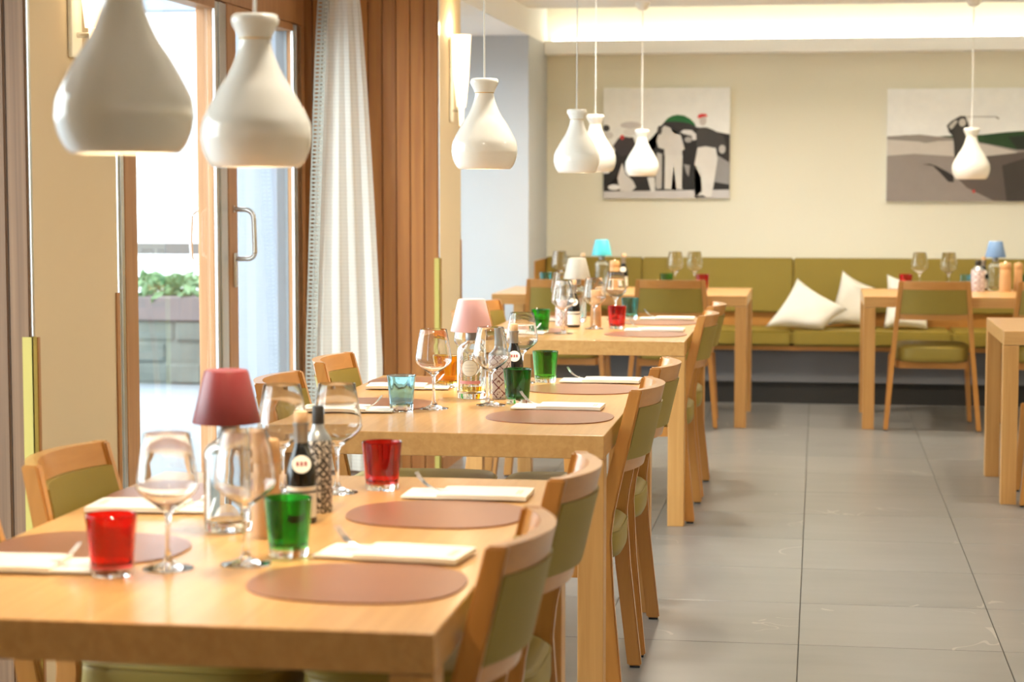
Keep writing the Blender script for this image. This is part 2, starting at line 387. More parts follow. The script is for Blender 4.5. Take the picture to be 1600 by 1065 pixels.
def tag(o, label=None, cat=None, group=None, kind=None):
    if label: o['label'] = label
    if cat: o['category'] = cat
    if group: o['group'] = group
    if kind: o['kind'] = kind
    return o
def empty(name, loc=(0, 0, 0), rz=0.0):
    o = bpy.data.objects.new(name, None); o.empty_display_size = 0.1; COL.objects.link(o)
    o.location = loc; o.rotation_euler = (0, 0, rz); return o
def dup(root, name=None, loc=None, rz=None):
    def cp(o, parent):
        c = o.copy(); COL.objects.link(c)
        if parent is not None: c.parent = parent
        for ch in o.children: cp(ch, c)
        return c
    r = cp(root, None)
    if loc is not None: r.location = loc
    if rz is not None: r.rotation_euler = (0, 0, rz)
    return r
USED = set()
def place(proto, loc, rz, label, group=None):
    """the first call uses the prototype itself, later calls copy it"""
    o = proto
    if proto.name in USED: o = dup(proto)
    else: USED.add(proto.name)
    o.location = loc; o.rotation_euler = (0, 0, rz); o['label'] = label
    if group: o['group'] = group
    return o

# ------------------------------------------------------------------ the room
XL, XW = -1.78, -2.43            # pier faces, window plane
ZC, ZS = 2.455, 2.293            # ceiling, soffit over the window bays
YB = 13.05                       # back wall
PIERS = ((4.315, 4.885), (9.26, 9.845), (12.2, 13.05), (-1.97, 2.58))  # last pier is unseen, made long to cut frontal light from the window side

# floor: grout bed with one object per stone tile in the part the camera sees
fl = box('floor', -2.62, 4.6, -1.95, 13.2, -0.06, -0.004, M['grout']); tag(fl, kind='structure')
tl = None
for i in range(-4, 7):
    for j in range(-7, 12):
        x0 = -0.045 + 0.6 * i; y0 = 5.93 + 0.6 * j
        if x0 + 0.6 > 4.5 or y0 + 0.6 > 13.2: continue
        if tl is None:
            tl = box('tile', -0.2985, 0.2985, -0.2985, 0.2985, -0.004, 0.0, M['tile'], fl, bevel=0.0012, seg=1); o = tl
        else:
            o = tl.copy(); COL.objects.link(o)
        o.location = (x0 + 0.3, y0 + 0.3, 0)
near = box('tile_field', -2.44, 4.55, -1.9, 1.729, -0.004, 0.0, M['tile'], fl)

wb = box('wall_back', -2.62, 4.7, YB, YB + 0.15, -0.06, 2.85, M['cream']); tag(wb, kind='structure')
wr = box('wall_right', 4.6, 4.75, -1.95, YB, -0.06, 2.85, M['cream2']); tag(wr, kind='structure')
wn = box('wall_front', -2.62, 4.7, -2.1, -1.95, -0.06, 2.85, M['walnut']); tag(wn, kind='structure')  # unseen wall, given dark wood to cut bounce onto the table fronts

# ceiling: stops short of the back wall, a lit recess goes on above it
bm = bmesh.new(); add_box(bm, XL, 4.6, -1.95, 12.2, ZC, ZC + 0.12); add_box(bm, -2.62, 4.7, -2.1, YB + 0.15, 2.80, 2.92)
add_box(bm, XL, 4.6, 12.14, 12.2, ZC + 0.12, 2.8)
ce = from_bm('ceiling', bm, M['white']); tag(ce, kind='structure')
bm = bmesh.new(); add_box(bm, -2.62, XL, -1.95, YB, ZS, 2.80)
so = from_bm('ceiling_soffit', bm, M['white']); tag(so, kind='structure')
t1 = box('trim_1', XL, 4.6, 12.90, YB, 2.22, 2.309, M['white'], bevel=0.004); tag(t1, kind='structure')     # cornice that hides the light strip
led = box('light_strip', XL + 0.05, 4.55, 12.945, 12.965, 2.310, 2.322, M['led'], t1)

# left wall: painted piers with clad returns between the window bays
wl = empty('wall_left'); tag(wl, kind='structure')
for k, (a, b) in enumerate(PIERS):
    box('pier', XW - 0.1, XL, a + (0.02 if k < 2 else 0), b, 0.0, ZS, (M['cream2'], M['cream2'], M['greywhite'], M['cream2'])[k], wl)
# larch boards on the return that faces the room, walnut on the nearer one
def boards(y, mat, w, x_end, n):
    proto = None
    for i in range(n):
        xa = x_end - w * (i + 1)
        if xa < XW - 0.1: break
        if proto is None:
            bm = bmesh.new(); add_box(bm, 0.0012, w - 0.0012, 0, 0.02, 0, ZS)
            bmesh.ops.bevel(bm, geom=[e for e in bm.edges if abs(e.verts[0].co.z - e.verts[1].co.z) > 1], offset=0.004, segments=2, affect='EDGES')
            proto = from_bm('cladding_board', bm, mat, wl); o = proto
        else:
            o = proto.copy(); COL.objects.link(o)
        o.location = (xa, y, 0)
boards(9.26, M['larch'], 0.0675, XL - 0.002, 11)
boards(4.315, M['walnut'], 0.052, XL - 0.002, 14)
for y, mt in ((9.26, M['brass']), (4.315, M['brass'])):
    bm = bmesh.new(); add_box(bm, XL - 0.022, XL + 0.003, y - 0.003, y - 0.0005, 0, 1.028); add_box(bm, XL + 0.0005, XL + 0.003, y - 0.003, y + 0.022, 0, 1.028)
    from_bm('corner_guard', bm, mt, wl)
    box('edge_strip', XL + 0.0003, XL + 0.003, y + 0.0005, y + 0.012, 1.03, ZS - 0.002, M['alu'], wl)
    box('guard_edge', XL + 0.0005, XL + 0.006, y + 0.022, y + 0.034, 0, 1.026, M['frame'], wl)
for a, b in PIERS[:2]:
    box('guard_edge', XL + 0.0005, XL + 0.005, b - 0.02, b, 0, 1.10, M['frame'], wl)
    box('skirting', XL, XL + 0.01, a + 0.036, b - 0.022, 0, 0.07, M['frame'], wl)
# header and sill that close the bays above and below the glazing
for a, b in ((-1.95, 4.315), (4.885, 9.26), (9.845, 12.2)):
    box('header', XW - 0.09, XW + 0.0, a, b, 2.127, ZS, M['frame'], wl)

def glazed_leaf(name, y0, y1, zb, stile_near, stile_far, far_mat, fixed=False):
    root = empty(name, (XW, 0, 0)); tag(root, kind='structure')
    x0, x1 = -0.085, -0.003
    box('stile', x0, x1, y0, y0 + stile_near, 0.004, 2.125, M['frame'], root, bevel=0.003)
    box('stile', x0, x1 - (0.012 if far_mat else 0), y1 - stile_far, y1, 0.004, 2.125, M['frame'], root, bevel=0.003)
    if far_mat:
        q = stile_far
        for k, (f0, f1, mt) in enumerate(((0.0, 0.24, 'alu'), (0.27, 0.55, 'alu'), (0.58, 1.0, 'alu'))):
            box('cover_strip', x1 - 0.012, x1 + (0.006 if k == 1 else 0.0), y1 - q + f0 * q, y1 - q + f1 * q, 0.01, 2.12, M[mt], root, bevel=0.002)
    box('rail', x0, x1, y0 + stile_near, y1 - stile_far, 0.004, zb, M['frame'], root, bevel=0.003)
    box('rail', x0, x1, y0 + stile_near, y1 - stile_far, 2.09, 2.125, M['frame'], root, bevel=0.003)
    g = box('pane', -0.032, -0.026, y0 + stile_near - 0.008, y1 - stile_far + 0.008, zb - 0.008, 2.098, M['pane'], root)
    return root
d1 = glazed_leaf('door_1', 6.765, 8.005, 0.16, 0.125, 0.15, True)
d2 = glazed_leaf('door_2', 8.02, 9.205, 0.16, 0.125, 0.135, True)
w1 = glazed_leaf('window_1', 4.89, 6.755, 0.16, 0.08, 0.06, True)
w2 = glazed_leaf('window_2', 9.90, 12.19, 0.16, 0.08, 0.08, True)
w3 = glazed_leaf('window_3', 2.60, 4.30, 0.16, 0.08, 0.08, False)
box('outer_cladding', -0.085, -0.034, 9.205 - 0.135 - 0.004, 9.205 - 0.135, 0.17, 2.09, M['greypost'], d2)
box('jamb', -0.09, 0.0, 9.206, 9.258, 0.0, 2.127, M['frame'], d2)
# door handle: flat rose and a D-shaped bar
hd = box('handle_plate', -0.004, 0.010, 8.062, 8.094, 0.945, 1.09, M['steel'], d2, bevel=0.004, seg=3)
hp = []
for k in range(9):
    a = PI / 2 * k / 8; hp.append((0.06 + 0.03 * math.sin(a), 8.078, 1.065 + 0.03 - 0.03 * math.cos(a)))
pts = [(0.004, 8.078, 1.065)] + hp + [(0.088, 8.078, 1.18)]
for k in range(9):
    a = PI / 2 * k / 8; pts.append((0.05 + 0.036 * math.cos(a), 8.078, 1.235 + 0.036 * math.sin(a)))
pts += [(0.003, 8.078, 1.274)]
tube('handle_bar', pts, 0.0105, M['steel'], d2, n=12)
bm = bmesh.new(); add_box(bm, -0.006, 0.004, 8.068, 8.088, 1.26, 1.288)
from_bm('handle_mount', bm, M['steel'], d2)
# outside bar on the other leaf, seen through its pane
pts = [(-0.085, 7.92, 1.05)] + [(-0.085 - 0.05 * math.sin(PI/2*k/6), 7.92, 1.08 - 0.03 * math.cos(PI/2*k/6)) for k in range(1, 7)] + [(-0.138, 7.92, 1.15)] + [(-0.085 - 0.05 * math.cos(PI/2*k/6), 7.92, 1.235 + 0.04 * math.sin(PI/2*k/6)) for k in range(1, 7)] + [(-0.08, 7.92, 1.276)]
tube('outer_handle_bar', pts, 0.008, M['steel'], d1, n=10)

# ------------------------------------------------------------------ outside
pg = box('ground_outside', -30, -2.63, -8, 45, -0.10, -0.03, M['patio']); tag(pg, kind='structure')
ew = box('wall_outside', -16, -2.5, 21.0, 21.3, -0.1, 7.0, M['extwall']); tag(ew, kind='structure')
pl = empty('planter', (-4.6, 13.42, -0.03))
rs = random.Random(8)
row_h = 0.15
for r_ in range(3):
    x = -2.0 + (0.1 if r_ % 2 else 0)
    while x < 1.5:
        w = rs.uniform(0.22, 0.42)
        box('stone', x, min(x + w - 0.012, 1.5), rs.uniform(-0.02, 0.012), 0.42, row_h * r_ + 0.006, row_h * (r_ + 1) - 0.004, M['stone'], pl, bevel=0.018, seg=2)
        x += w
box('mortar', -2.0, 1.5, 0.012, 0.41, 0.0, 0.45, M['stone'], pl)
box('trough', -2.0, 1.5, -0.03, 0.45, 0.45, 0.62, M['trough'], pl, bevel=0.01)
def leaf_mass(name, n, ext, parent, mat, size=0.05, seed=1):
    rr = random.Random(seed); bm = bmesh.new()
    for _ in range(n):
        c = Vector((rr.uniform(*ext[0]), rr.uniform(*ext[1]), rr.uniform(*ext[2])))
        d = Vector((rr.gauss(0, 1), rr.gauss(0, 1), rr.gauss(0.4, 1))).normalized(); s = d.orthogonal().normalized(); s = Matrix.Rotation(rr.uniform(0, 6.28), 3, d) @ s
        L = size * rr.uniform(0.7, 1.5)
        v = [bm.verts.new(c + q) for q in (d * -L, s * L * 0.45 + d.cross(s) * L * 0.12, d * L, s * -L * 0.45 + d.cross(s) * L * 0.12)]
        bm.faces.new((v[0], v[1], v[2])); bm.faces.new((v[0], v[2], v[3]))
    o = from_bm(name, bm, mat, parent); o['kind'] = 'stuff'; return o
leaf_mass('foliage', 1500, ((-1.98, 1.48), (-0.02, 0.44), (0.60, 0.76)), pl, M['leaf'], seed=3)
tag(pl, 'stone planter with a trough of leafy greenery, outside the glass door', 'planter')
fe = empty('garden_fence', (-5.0, 16.6, -0.03))
box('rail', -4, 2.6, 0, 0.06, 0.80, 0.90, M['railgrey'], fe, bevel=0.006)
for i in range(5): box('post', -2.9 + 1.45 * i, -2.8 + 1.45 * i, 0.06, 0.15, 0, 0.98, M['railgrey'], fe, bevel=0.006)
tag(fe, 'weathered grey rail fence beyond the stone planter', 'fence')
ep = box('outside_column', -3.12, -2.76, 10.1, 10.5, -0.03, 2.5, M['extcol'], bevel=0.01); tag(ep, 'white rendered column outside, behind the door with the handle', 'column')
eg = box('downpipe_post', -2.74, -2.665, 9.86, 9.94, -0.03, 3.2, M['greypost'], bevel=0.008); tag(eg, 'slim grey post outside beside the white rendered column', 'post')
pgx = empty('pergola', (-4.4, 11.5, -0.03))
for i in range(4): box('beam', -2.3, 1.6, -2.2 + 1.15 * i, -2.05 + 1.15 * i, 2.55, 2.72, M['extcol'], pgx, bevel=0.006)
for x in (-2.2, 1.3): box('purlin', x, x + 0.1, -2.6, 1.8, 2.72, 2.84, M['railgrey'], pgx, bevel=0.006)
for x in (-2.2,):
    for y in (-2.2, 1.25): box('post', x, x + 0.12, y, y + 0.12, 0, 2.55, M['extwall'], pgx, bevel=0.006)
tag(pgx, 'pale beamed pergola over the patio outside the door', 'pergola')

# ------------------------------------------------------------------ furniture
def make_table(name, length=1.46, width=0.89):
    root = empty(name); hl, hw = length / 2, width / 2
    box('tabletop', -hw, hw, -hl, hl, 0.690, 0.750, M['oak'], root, bevel=0.0025)
    for sx in (-1, 1):
        for sy in (-1, 1):
            xa, ya = sx * hw, sy * hl
            box('leg', min(xa, xa - sx * 0.066), max(xa, xa - sx * 0.066), min(ya, ya - sy * 0.066), max(ya, ya - sy * 0.066), 0.0, 0.6885, M['oak_x'], root, bevel=0.002)
    tag(root, cat='table'); return root
tab = make_table('dining_table')
TX = -0.97
T = {1: (TX, 3.42), 2: (TX, 5.64), 3: (TX, 8.67)}
place(tab, (TX, 3.42, 0), 0, 'light oak dining table set with the maroon bottle lamp, nearest one', 'oak dining tables')
place(tab, (TX, 5.64, 0), 0, 'light oak dining table set with the pink bottle lamp', 'oak dining tables')
place(tab, (TX, 8.67, 0), 0, 'light oak dining table set with the grey bottle lamp', 'oak dining tables')
place(tab, (-1.125, 11.69, 0), PI / 2, 'light oak table before the bench, set with the turquoise lamp', 'oak dining tables')
place(tab, (0.985, 11.74, 0), PI / 2, 'light oak table before the bench, set with the blue lamp', 'oak dining tables')
place(tab, (1.52, 9.155, 0), PI / 2, 'bare oak table standing across the tiled aisle', 'oak dining tables')

def make_chair():
    root = empty('dining_chair'); tag(root, cat='chair')
    def py(z): return -0.185 - 0.09 * (z - 0.46) / 0.383 if z > 0.46 else -0.235 + 0.05 * z / 0.46
    def px(z): return 0.182 + (0.843 - z) * 0.088
    for s in (-1, 1):
        zs = [0.006, 0.15, 0.30, 0.40, 0.46, 0.52, 0.62, 0.74, 0.843]
        ys = [py(z) for z in zs]; ys[4] = -0.192; ys[3] = -0.196; ys[5] = -0.200
        lg = sweep('rear_leg', [(s * px(z), y, z) for z, y in zip(zs, ys)], 0.027, [0.040, 0.041, 0.043, 0.044, 0.045, 0.043, 0.040, 0.037, 0.034], M['chair'], root)
        box('glide', s * px(0) - 0.011, s * px(0) + 0.011, py(0) - 0.014, py(0) + 0.014, 0, 0.006, M['pad'], lg)
        lf = sweep('front_leg', [(s * 0.238, 0.205, 0.006), (s * 0.225, 0.196, 0.2), (s * 0.213, 0.188, 0.40)], [0.026, 0.029, 0.032], [0.028, 0.033, 0.038], M['chair'], root)
        box('glide', s * 0.238 - 0.01, s * 0.238 + 0.01, 0.195, 0.215, 0, 0.006, M['pad'], lf)
    def back_piece(name, z0, z1, t, mat, bulge, inset=0.0, n=14, bev=0.003, seg=2, out=0.0):
        bm = bmesh.new(); rings = []
        for i in range(n + 1):
            u = -1 + 2 * i / n; ring = []
            for z, dy in ((z0, -t/2), (z1, -t/2), (z1, t/2), (z0, t/2)):
                xm = px(z) - 0.011 - inset
                ring.append(bm.verts.new((u * xm, py(z) + out - bulge * (1 - u * u) + dy, z)))
            rings.append(ring)
        for A, B in zip(rings, rings[1:]):
            for k in range(4): bm.faces.new((A[k], A[(k+1)%4], B[(k+1)%4], B[k]))
        bm.faces.new(rings[0]); bm.faces.new(rings[-1][::-1])
        if bev: bmesh.ops.bevel(bm, geom=[e for e in bm.edges if e.calc_face_angle(0) > 0.7], offset=bev, segments=seg, affect='EDGES')
        return from_bm(name, bm, mat, root, autosmooth=0.55)
    back_piece('top_rail', 0.795, 0.842, 0.026, M['chair_x'], 0.048, inset=-0.008)
    back_piece('backrest', 0.6575, 0.794, 0.040, M['olive'], 0.046, inset=0.003, bev=0.014, seg=4)
    back_piece('lower_rail', 0.625, 0.656, 0.022, M['chair_x'], 0.044, inset=-0.004)
    # seat: rounded upholstered pad over a wooden frame
    bm = bmesh.new()
    outline = []
    for k in range(48):
        a = 2 * PI * k / 48; c, s_ = math.cos(a), math.sin(a)
        e = 2 / 4.5
        x = math.copysign(abs(c) ** e, c); y = math.copysign(abs(s_) ** e, s_)
        outline.append((x * (0.208 + 0.016 * y), y * 0.225 - 0.004))
    levels = ((0.385, 0.93), (0.392, 0.985), (0.41, 1.0), (0.445, 1.0), (0.462, 0.985), (0.472, 0.94), (0.477, 0.8), (0.479, 0.4))
    rings = [[bm.verts.new((x * f, -0.004 + (y + 0.004) * f, z)) for x, y in outline] for z, f in levels]
    for A, B in zip(rings, rings[1:]):
        for k in range(48): bm.faces.new((A[k], A[(k+1)%48], B[(k+1)%48], B[k]))
    bm.faces.new(rings[0][::-1]); bm.faces.new(rings[-1])
    st = from_bm('seat', bm, M['olive'], root, smooth=True)
    tube('piping', [(x * 0.992, -0.004 + (y + 0.004) * 0.992, 0.459) for x, y in outline] + [(outline[0][0] * 0.992, -0.004 + (outline[0][1] + 0.004) * 0.992, 0.459)], 0.003, M['olive'], st, n=6, closed_ends=False)
    bm = bmesh.new(); add_box(bm, -0.185, 0.185, -0.165, -0.143, 0.345, 0.385); add_box(bm, -0.185, 0.185, 0.165, 0.187, 0.345, 0.385)
    add_box(bm, -0.2, -0.178, -0.143, 0.165, 0.345, 0.385); add_box(bm, 0.178, 0.2, -0.143, 0.165, 0.345, 0.385)
    from_bm('seat_frame', bm, M['chair_x'], root)
    return root
ch = make_chair()
RX, LX = -0.740, -1.207
for (lab, y) in (('maroon', (3.06, 3.74)), ('pink', (5.325, 5.965)), ('grey', (8.29, 8.93))):
    for k, yy in enumerate(y):
        w = 'nearer' if k == 0 else 'farther'
        place(ch, (RX, yy, 0), PI / 2, f'{w} honey wood chair on the aisle side of the {lab} lamp table', 'dining chairs')
        place(ch, (LX, yy + (0.09 if yy < 3.1 else 0.02), 0), -PI / 2, f'{w} honey wood chair on the window side of the {lab} lamp table', 'dining chairs')
place(ch, (-0.82, 11.43, 0), 0, 'honey wood chair at the turquoise lamp table, next to the aisle', 'dining chairs')
place(ch, (-1.44, 11.43, 0), 0, 'honey wood chair at the turquoise lamp table, next to the window wall', 'dining chairs')
place(ch, (0.64, 11.50, 0), 0, 'honey wood chair drawn up before the blue lamp table, whole in view', 'dining chairs')
place(ch, (1.285, 11.50, 0), 0, 'honey wood chair before the blue lamp table, cut by the picture edge', 'dining chairs')
place(ch, (1.135, 8.90, 0), 0, 'honey wood chair tucked in at the bare oak table', 'dining chairs')

# banquette along the back wall
bn = empty('banquette', (0, 0, 0)); tag(bn, 'long olive upholstered bench along the back wall', 'bench')
bx0, bx1 = -1.79, 2.73
box('plinth', bx0 + 0.02, bx1, 12.57, 13.04, 0.0, 0.135, M['plinth'], bn)
box('base_panel', bx0 + 0.02, bx1, 12.55, 13.04, 0.136, 0.342, M['basegrey'], bn, bevel=0.003)
box('front_rail', bx0 + 0.02, bx1, 12.47, 12.93, 0.343, 0.372, M['chair_x'], bn, bevel=0.003)
box('wood_band', bx0 + 0.02, bx1, 12.925, 12.945, 0.373, 0.57, M['chair_x'], bn)
seams = [bx0 + 0.02, -1.135, -0.158, 0.82, 1.79, bx1]
for a, b in zip(seams, seams[1:]):
    bm = bmesh.new(); add_box(bm, a + 0.001, b - 0.001, 12.44, 12.922, 0.374, 0.468)
    bmesh.ops.bevel(bm, geom=list(bm.edges), offset=0.014, segments=4, affect='EDGES'); from_bm('seat_cushion', bm, M['bench'], bn, autosmooth=0.6)
    bm = bmesh.new(); add_box(bm, a + 0.0015, b - 0.0015, 12.885, 13.04, 0.555, 0.902)
    for v in bm.verts:
        if v.co.z > 0.8 and v.co.y < 13: v.co.y += 0.03
    bmesh.ops.bevel(bm, geom=list(bm.edges), offset=0.009, segments=3, affect='EDGES'); from_bm('back_cushion', bm, M['bench'], bn, autosmooth=0.6)
box('end_panel', bx0 - 0.012, bx0 + 0.018, 12.46, 13.04, 0.0, 0.895, M['chair'], bn, bevel=0.004)

def pillow(name, corners, thick, label, seed=0):
    TL, TR, BR, BL = [Vector(c) for c in corners]
    n = ((TR - TL).cross(BL - TL)).normalized(); cen = (TL + TR + BR + BL) / 4
    if n.y > 0: n = -n
    K = 16; bm = bmesh.new(); G = {}; rr = random.Random(seed)
    ph = rr.uniform(0, 6)
    for s in (1, -1):
        for i in range(K + 1):
            for j in range(K + 1):
                if s == -1 and (i in (0, K) or j in (0, K)): G[s, i, j] = G[1, i, j]; continue
                u, v = i / K, j / K
                uu, vv = 2 * u - 1, 2 * v - 1
                pin = 1 - 0.10 * (1 - uu * uu) * (abs(vv) ** 3); pin2 = 1 - 0.10 * (1 - vv * vv) * (abs(uu) ** 3)
                a, b = 0.5 + uu * pin2 / 2, 0.5 + vv * pin / 2
                p = (TL * (1 - a) + TR * a) * (1 - b) + (BL * (1 - a) + BR * a) * b
                h = ((1 - uu ** 4) * (1 - vv ** 4)) ** 0.55 * thick / 2
                h *= 1 + 0.10 * math.sin(5 * uu + ph) * math.cos(4 * vv + ph)
                G[s, i, j] = bm.verts.new(p + n * h * s)
        for i in range(K):
            for j in range(K):
                bm.faces.new((G[s, i, j], G[s, i+1, j], G[s, i+1, j+1], G[s, i, j+1]))
    for v in bm.verts: v.co -= cen
    zmin = min(v.co.z for v in bm.verts)
    o = from_bm(name, bm, M['cushion'], None, smooth=True); o.location = cen
    o.location.z = max(cen.z, 0.4695 - zmin)
    return tag(o, label, 'cushion', 'white cushions on the bench')
pillow('cushion', ((-0.13, 12.69, 0.785), (0.185, 12.58, 0.595), (0.035, 12.50, 0.475), (-0.325, 12.53, 0.485)), 0.11, 'white cushion lying slanted on the bench, nearest the turquoise lamp table', 1)
pillow('cushion', ((0.155, 12.82, 0.83), (0.36, 12.82, 0.72), (0.345, 12.76, 0.475), (0.055, 12.77, 0.48)), 0.11, 'white cushion propped on the bench with one corner pointing up, middle one', 2)
pillow('cushion', ((0.43, 12.76, 0.81), (0.70, 12.76, 0.74), (0.68, 12.6, 0.475), (0.41, 12.6, 0.48)), 0.11, 'white cushion on the bench behind the blue lamp table', 3)

# ------------------------------------------------------------------ pendant lamps
def make_pendant():
    root = empty('pendant_lamp'); tag(root, cat='pendant lamp')
    D = 0.195
    pr = [(0.378,0.0),(0.392,0.004),(0.435,0.05),(0.477,0.144),(0.497,0.235),(0.5,0.288),(0.487,0.396),(0.44,0.504),(0.342,0.683),(0.27,0.79),(0.212,0.90),(0.165,1.02),(0.146,1.10),(0.142,1.143)]
    # smooth the contour with a Catmull-Rom pass
    sm = []
    P = [pr[0]] + pr + [pr[-1]]
    for k in range(1, len(P) - 2):
        for t in (0, 0.33, 0.66):
            q = []
            for c in (0, 1):
                p0, p1, p2, p3 = P[k-1][c], P[k][c], P[k+1][c], P[k+2][c]
                q.append(0.5 * (2*p1 + (p2-p0)*t + (2*p0-5*p1+4*p2-p3)*t*t + (3*p1-p0-3*p2+p3)*t**3))
            sm.append(tuple(q))
    sm.append(pr[-1])
    outer = [(r * D, z * D) for r, z in sm]
    inner = [(max(r - 0.004, 0.002), z) for r, z in outer]
    inner = [(r, z + 0.0005) for r, z in inner]; inner[-1] = (inner[-1][0], inner[-1][1] - 0.002)
    prof = [(0, inner[-1][1])] + inner[::-1] + outer + [(0, outer[-1][1] + 0.0003)]
    lathe('shade', prof, M['ceramic'], root, n=56, sharp=0.9)
    lathe('ring', [(0, 1.143*D), (0.146*D, 1.143*D), (0.149*D, 1.148*D), (0.146*D, 1.154*D), (0, 1.154*D)], M['gold'], root, n=40)
    cap = [(0, 1.154), (0.150, 1.154), (0.158, 1.18), (0.178, 1.222), (0.200, 1.262), (0.213, 1.295), (0.214, 1.325), (0.205, 1.352), (0.185, 1.367), (0, 1.362)]
    lathe('cap', [(r * D, z * D) for r, z in cap], M['ceramic'], root, n=40)
    b = lathe('bulb', [(0, 0.055), (0.018, 0.06), (0.028, 0.075), (0.03, 0.09), (0.024, 0.11), (0.014, 0.13), (0.013, 0.15), (0, 0.15)], M['bulb'], root, n=20)
    tube('stem', [(0, 0, 0.15), (0, 0, 0.218)], 0.008, M['cord'], root, n=8)
    tube('cord', [(0, 0, 1.362 * D), (0.001, 0, 0.5), (0, 0, 1.0)], 0.0027, M['cord'], root, n=8)
    lathe('ceiling_rose', [(0, 0.955), (0.02, 0.957), (0.036, 0.972), (0.043, 0.992), (0.043, 1.0), (0, 1.0)], M['ceramic'], root, n=28)
    l = bpy.data.lights.new('bulb_light', 'SPOT'); l.energy = 17; l.color = (1.0, 0.80, 0.54); l.spot_size = math.radians(105); l.spot_blend = 0.6; l.shadow_soft_size = 0.03
    lo = bpy.data.objects.new('bulb_light', l); COL.objects.link(lo); lo.parent = root; lo.location = (0, 0, 0.05)
    return root
pend = make_pendant()
PL = (((-0.968, 2.695, 1.420), 1.0, 'white ceramic pendant cut by the top edge, closest to the camera'),
      ((-0.980, 3.398, 1.407), 1.0, 'white ceramic pendant hanging in front of the glass door, whole cap in view'),
      ((-0.979, 5.809, 1.422), 1.0, 'white ceramic pendant hanging over the pink lamp table'),
      ((-1.015, 8.369, 1.426), 1.0, 'white ceramic pendant over the grey lamp table, nearer of its overlapping pair'),
      ((-1.040, 9.30, 1.437), 1.0, 'white ceramic pendant over the grey lamp table, half hidden behind its twin'),
      ((-1.050, 11.9, 1.427), 1.04, 'white ceramic pendant in front of the group picture'),
      ((0.875, 11.9, 1.407), 1.12, 'white ceramic pendant in front of the golfer picture'))
for k, (loc, s, lab) in enumerate(PL):
    o = place(pend, loc, random.uniform(0, 6), lab, 'white pendant lamps')
    o.scale = (s, s, s)
    H = (ZC - loc[2]) / s
    for c in o.children:
        nm = c.name.split('.')[0]
        if nm == 'ceiling_rose': c.location.z = H - 1.0
        elif nm == 'cord': c.scale.z = (H - 0.02 - 1.362 * 0.195) / (1.0 - 1.362 * 0.195); c.location.z = 1.362 * 0.195 * (1 - c.scale.z)

# wall sconces on the painted piers
def sconce(y, label):
    root = empty('wall_sconce', (XL, y, 1.66)); tag(root, label, 'wall lamp', 'wall sconces')
    box('back_plate', 0.0005, 0.012, -0.035, 0.035, 0.02, 0.42, M['cream'], root, bevel=0.004)
    tube('arm', [(0.008, 0, 0.075), (0.05, 0, 0.075)], 0.007, M['steel'], root, n=8)
    a = lathe('stem', [(0, 0.0), (0.010, 0.002), (0.014, 0.09), (0, 0.09)], M['sconce'], root, n=20); a.location = (0.055, 0, 0)
    s = lathe('shade', [(0, 0.092), (0.022, 0.092), (0.036, 0.22), (0.048, 0.44), (0.045, 0.44), (0.033, 0.22), (0.019, 0.098), (0, 0.098)], M['sconce'], root, n=32); s.location = (0.055, 0, 0)
    l = bpy.data.lights.new('sconce_light', 'POINT'); l.energy = 2.5; l.color = (1, 0.75, 0.45); l.shadow_soft_size = 0.03
    lo = bpy.data.objects.new('sconce_light', l); COL.objects.link(lo); lo.parent = root; lo.location = (0.055, 0, 0.47)
sconce(4.60, 'lit conical wall sconce on the pier beside the glass door')
sconce(9.56, 'conical wall sconce on the pier beyond the wood cladding')

# ------------------------------------------------------------------ curtains
def curtain(name, x0t, x1t, x0b, x1b, y, folds, depth, ztop, label, braid=True):
    root = empty(name, (0, y, 0)); tag(root, label, 'curtain', 'ivory curtains')
    n, m = folds * 10, 30; bm = bmesh.new(); G = []
    for j in range(m + 1):
        t = j / m; z = ztop - (ztop - 0.02) * t
        e = min(1, t * 1.3) ** 0.8
        a = x0t + (x0b - x0t) * e; b = x1t + (x1b - x1t) * e
        row = []
        for i in range(n + 1):
            u = i / n
            x = a + (b - a) * (u + 0.018 * math.sin(u * folds * 4 * PI + 0.5) )
            row.append(bm.verts.new((x, depth * math.sin(u * folds * 2 * PI + 0.7 * math.sin(3 * t)) * (0.7 + 0.5 * t) + 0.01 * math.sin(7 * u + 4 * t), z)))
        G.append(row)
    for j in range(m):
        for i in range(n): bm.faces.new((G[j][i], G[j][i+1], G[j+1][i+1], G[j+1][i]))
    from_bm('panel', bm, M['curtain'], root, smooth=True)
    if braid:
        bm = bmesh.new()
        def xe(z): t = (ztop - z) / (ztop - 0.02); e = min(1, t * 1.3) ** 0.8; return x0t + (x0b - x0t) * e
        z = 0.04
        while z < ztop - 0.02:
            x = xe(z); add_box(bm, x - 0.018, x + 0.032, -depth - 0.022, -depth - 0.017, z, z + 0.010); z += 0.019
        zz = [0.03 + (ztop - 0.04) * k / 24 for k in range(25)]
        for off in (-0.018, 0.005, 0.028):
            for za, zb in zip(zz, zz[1:]):
                xa, xb = xe(za) + off, xe(zb) + off
                vs_ = [bm.verts.new(p) for p in ((xa, -depth - 0.024, za), (xa + 0.006, -depth - 0.024, za), (xb + 0.006, -depth - 0.024, zb), (xb, -depth - 0.024, zb))]
                bm.faces.new(vs_)
        from_bm('ladder_braid', bm, M['curtain2'], root)
    return root
curtain('curtain', -2.30, -2.135, -2.375, -2.03, 9.13, 4, 0.008, 2.27, 'ivory sheer curtain gathered against the larch cladding')
curtain('curtain', -2.12, -1.99, -2.15, -1.975, 10.3, 4, 0.02, 2.27, 'pale curtain hanging beyond the second pier, by the white wall', braid=False)

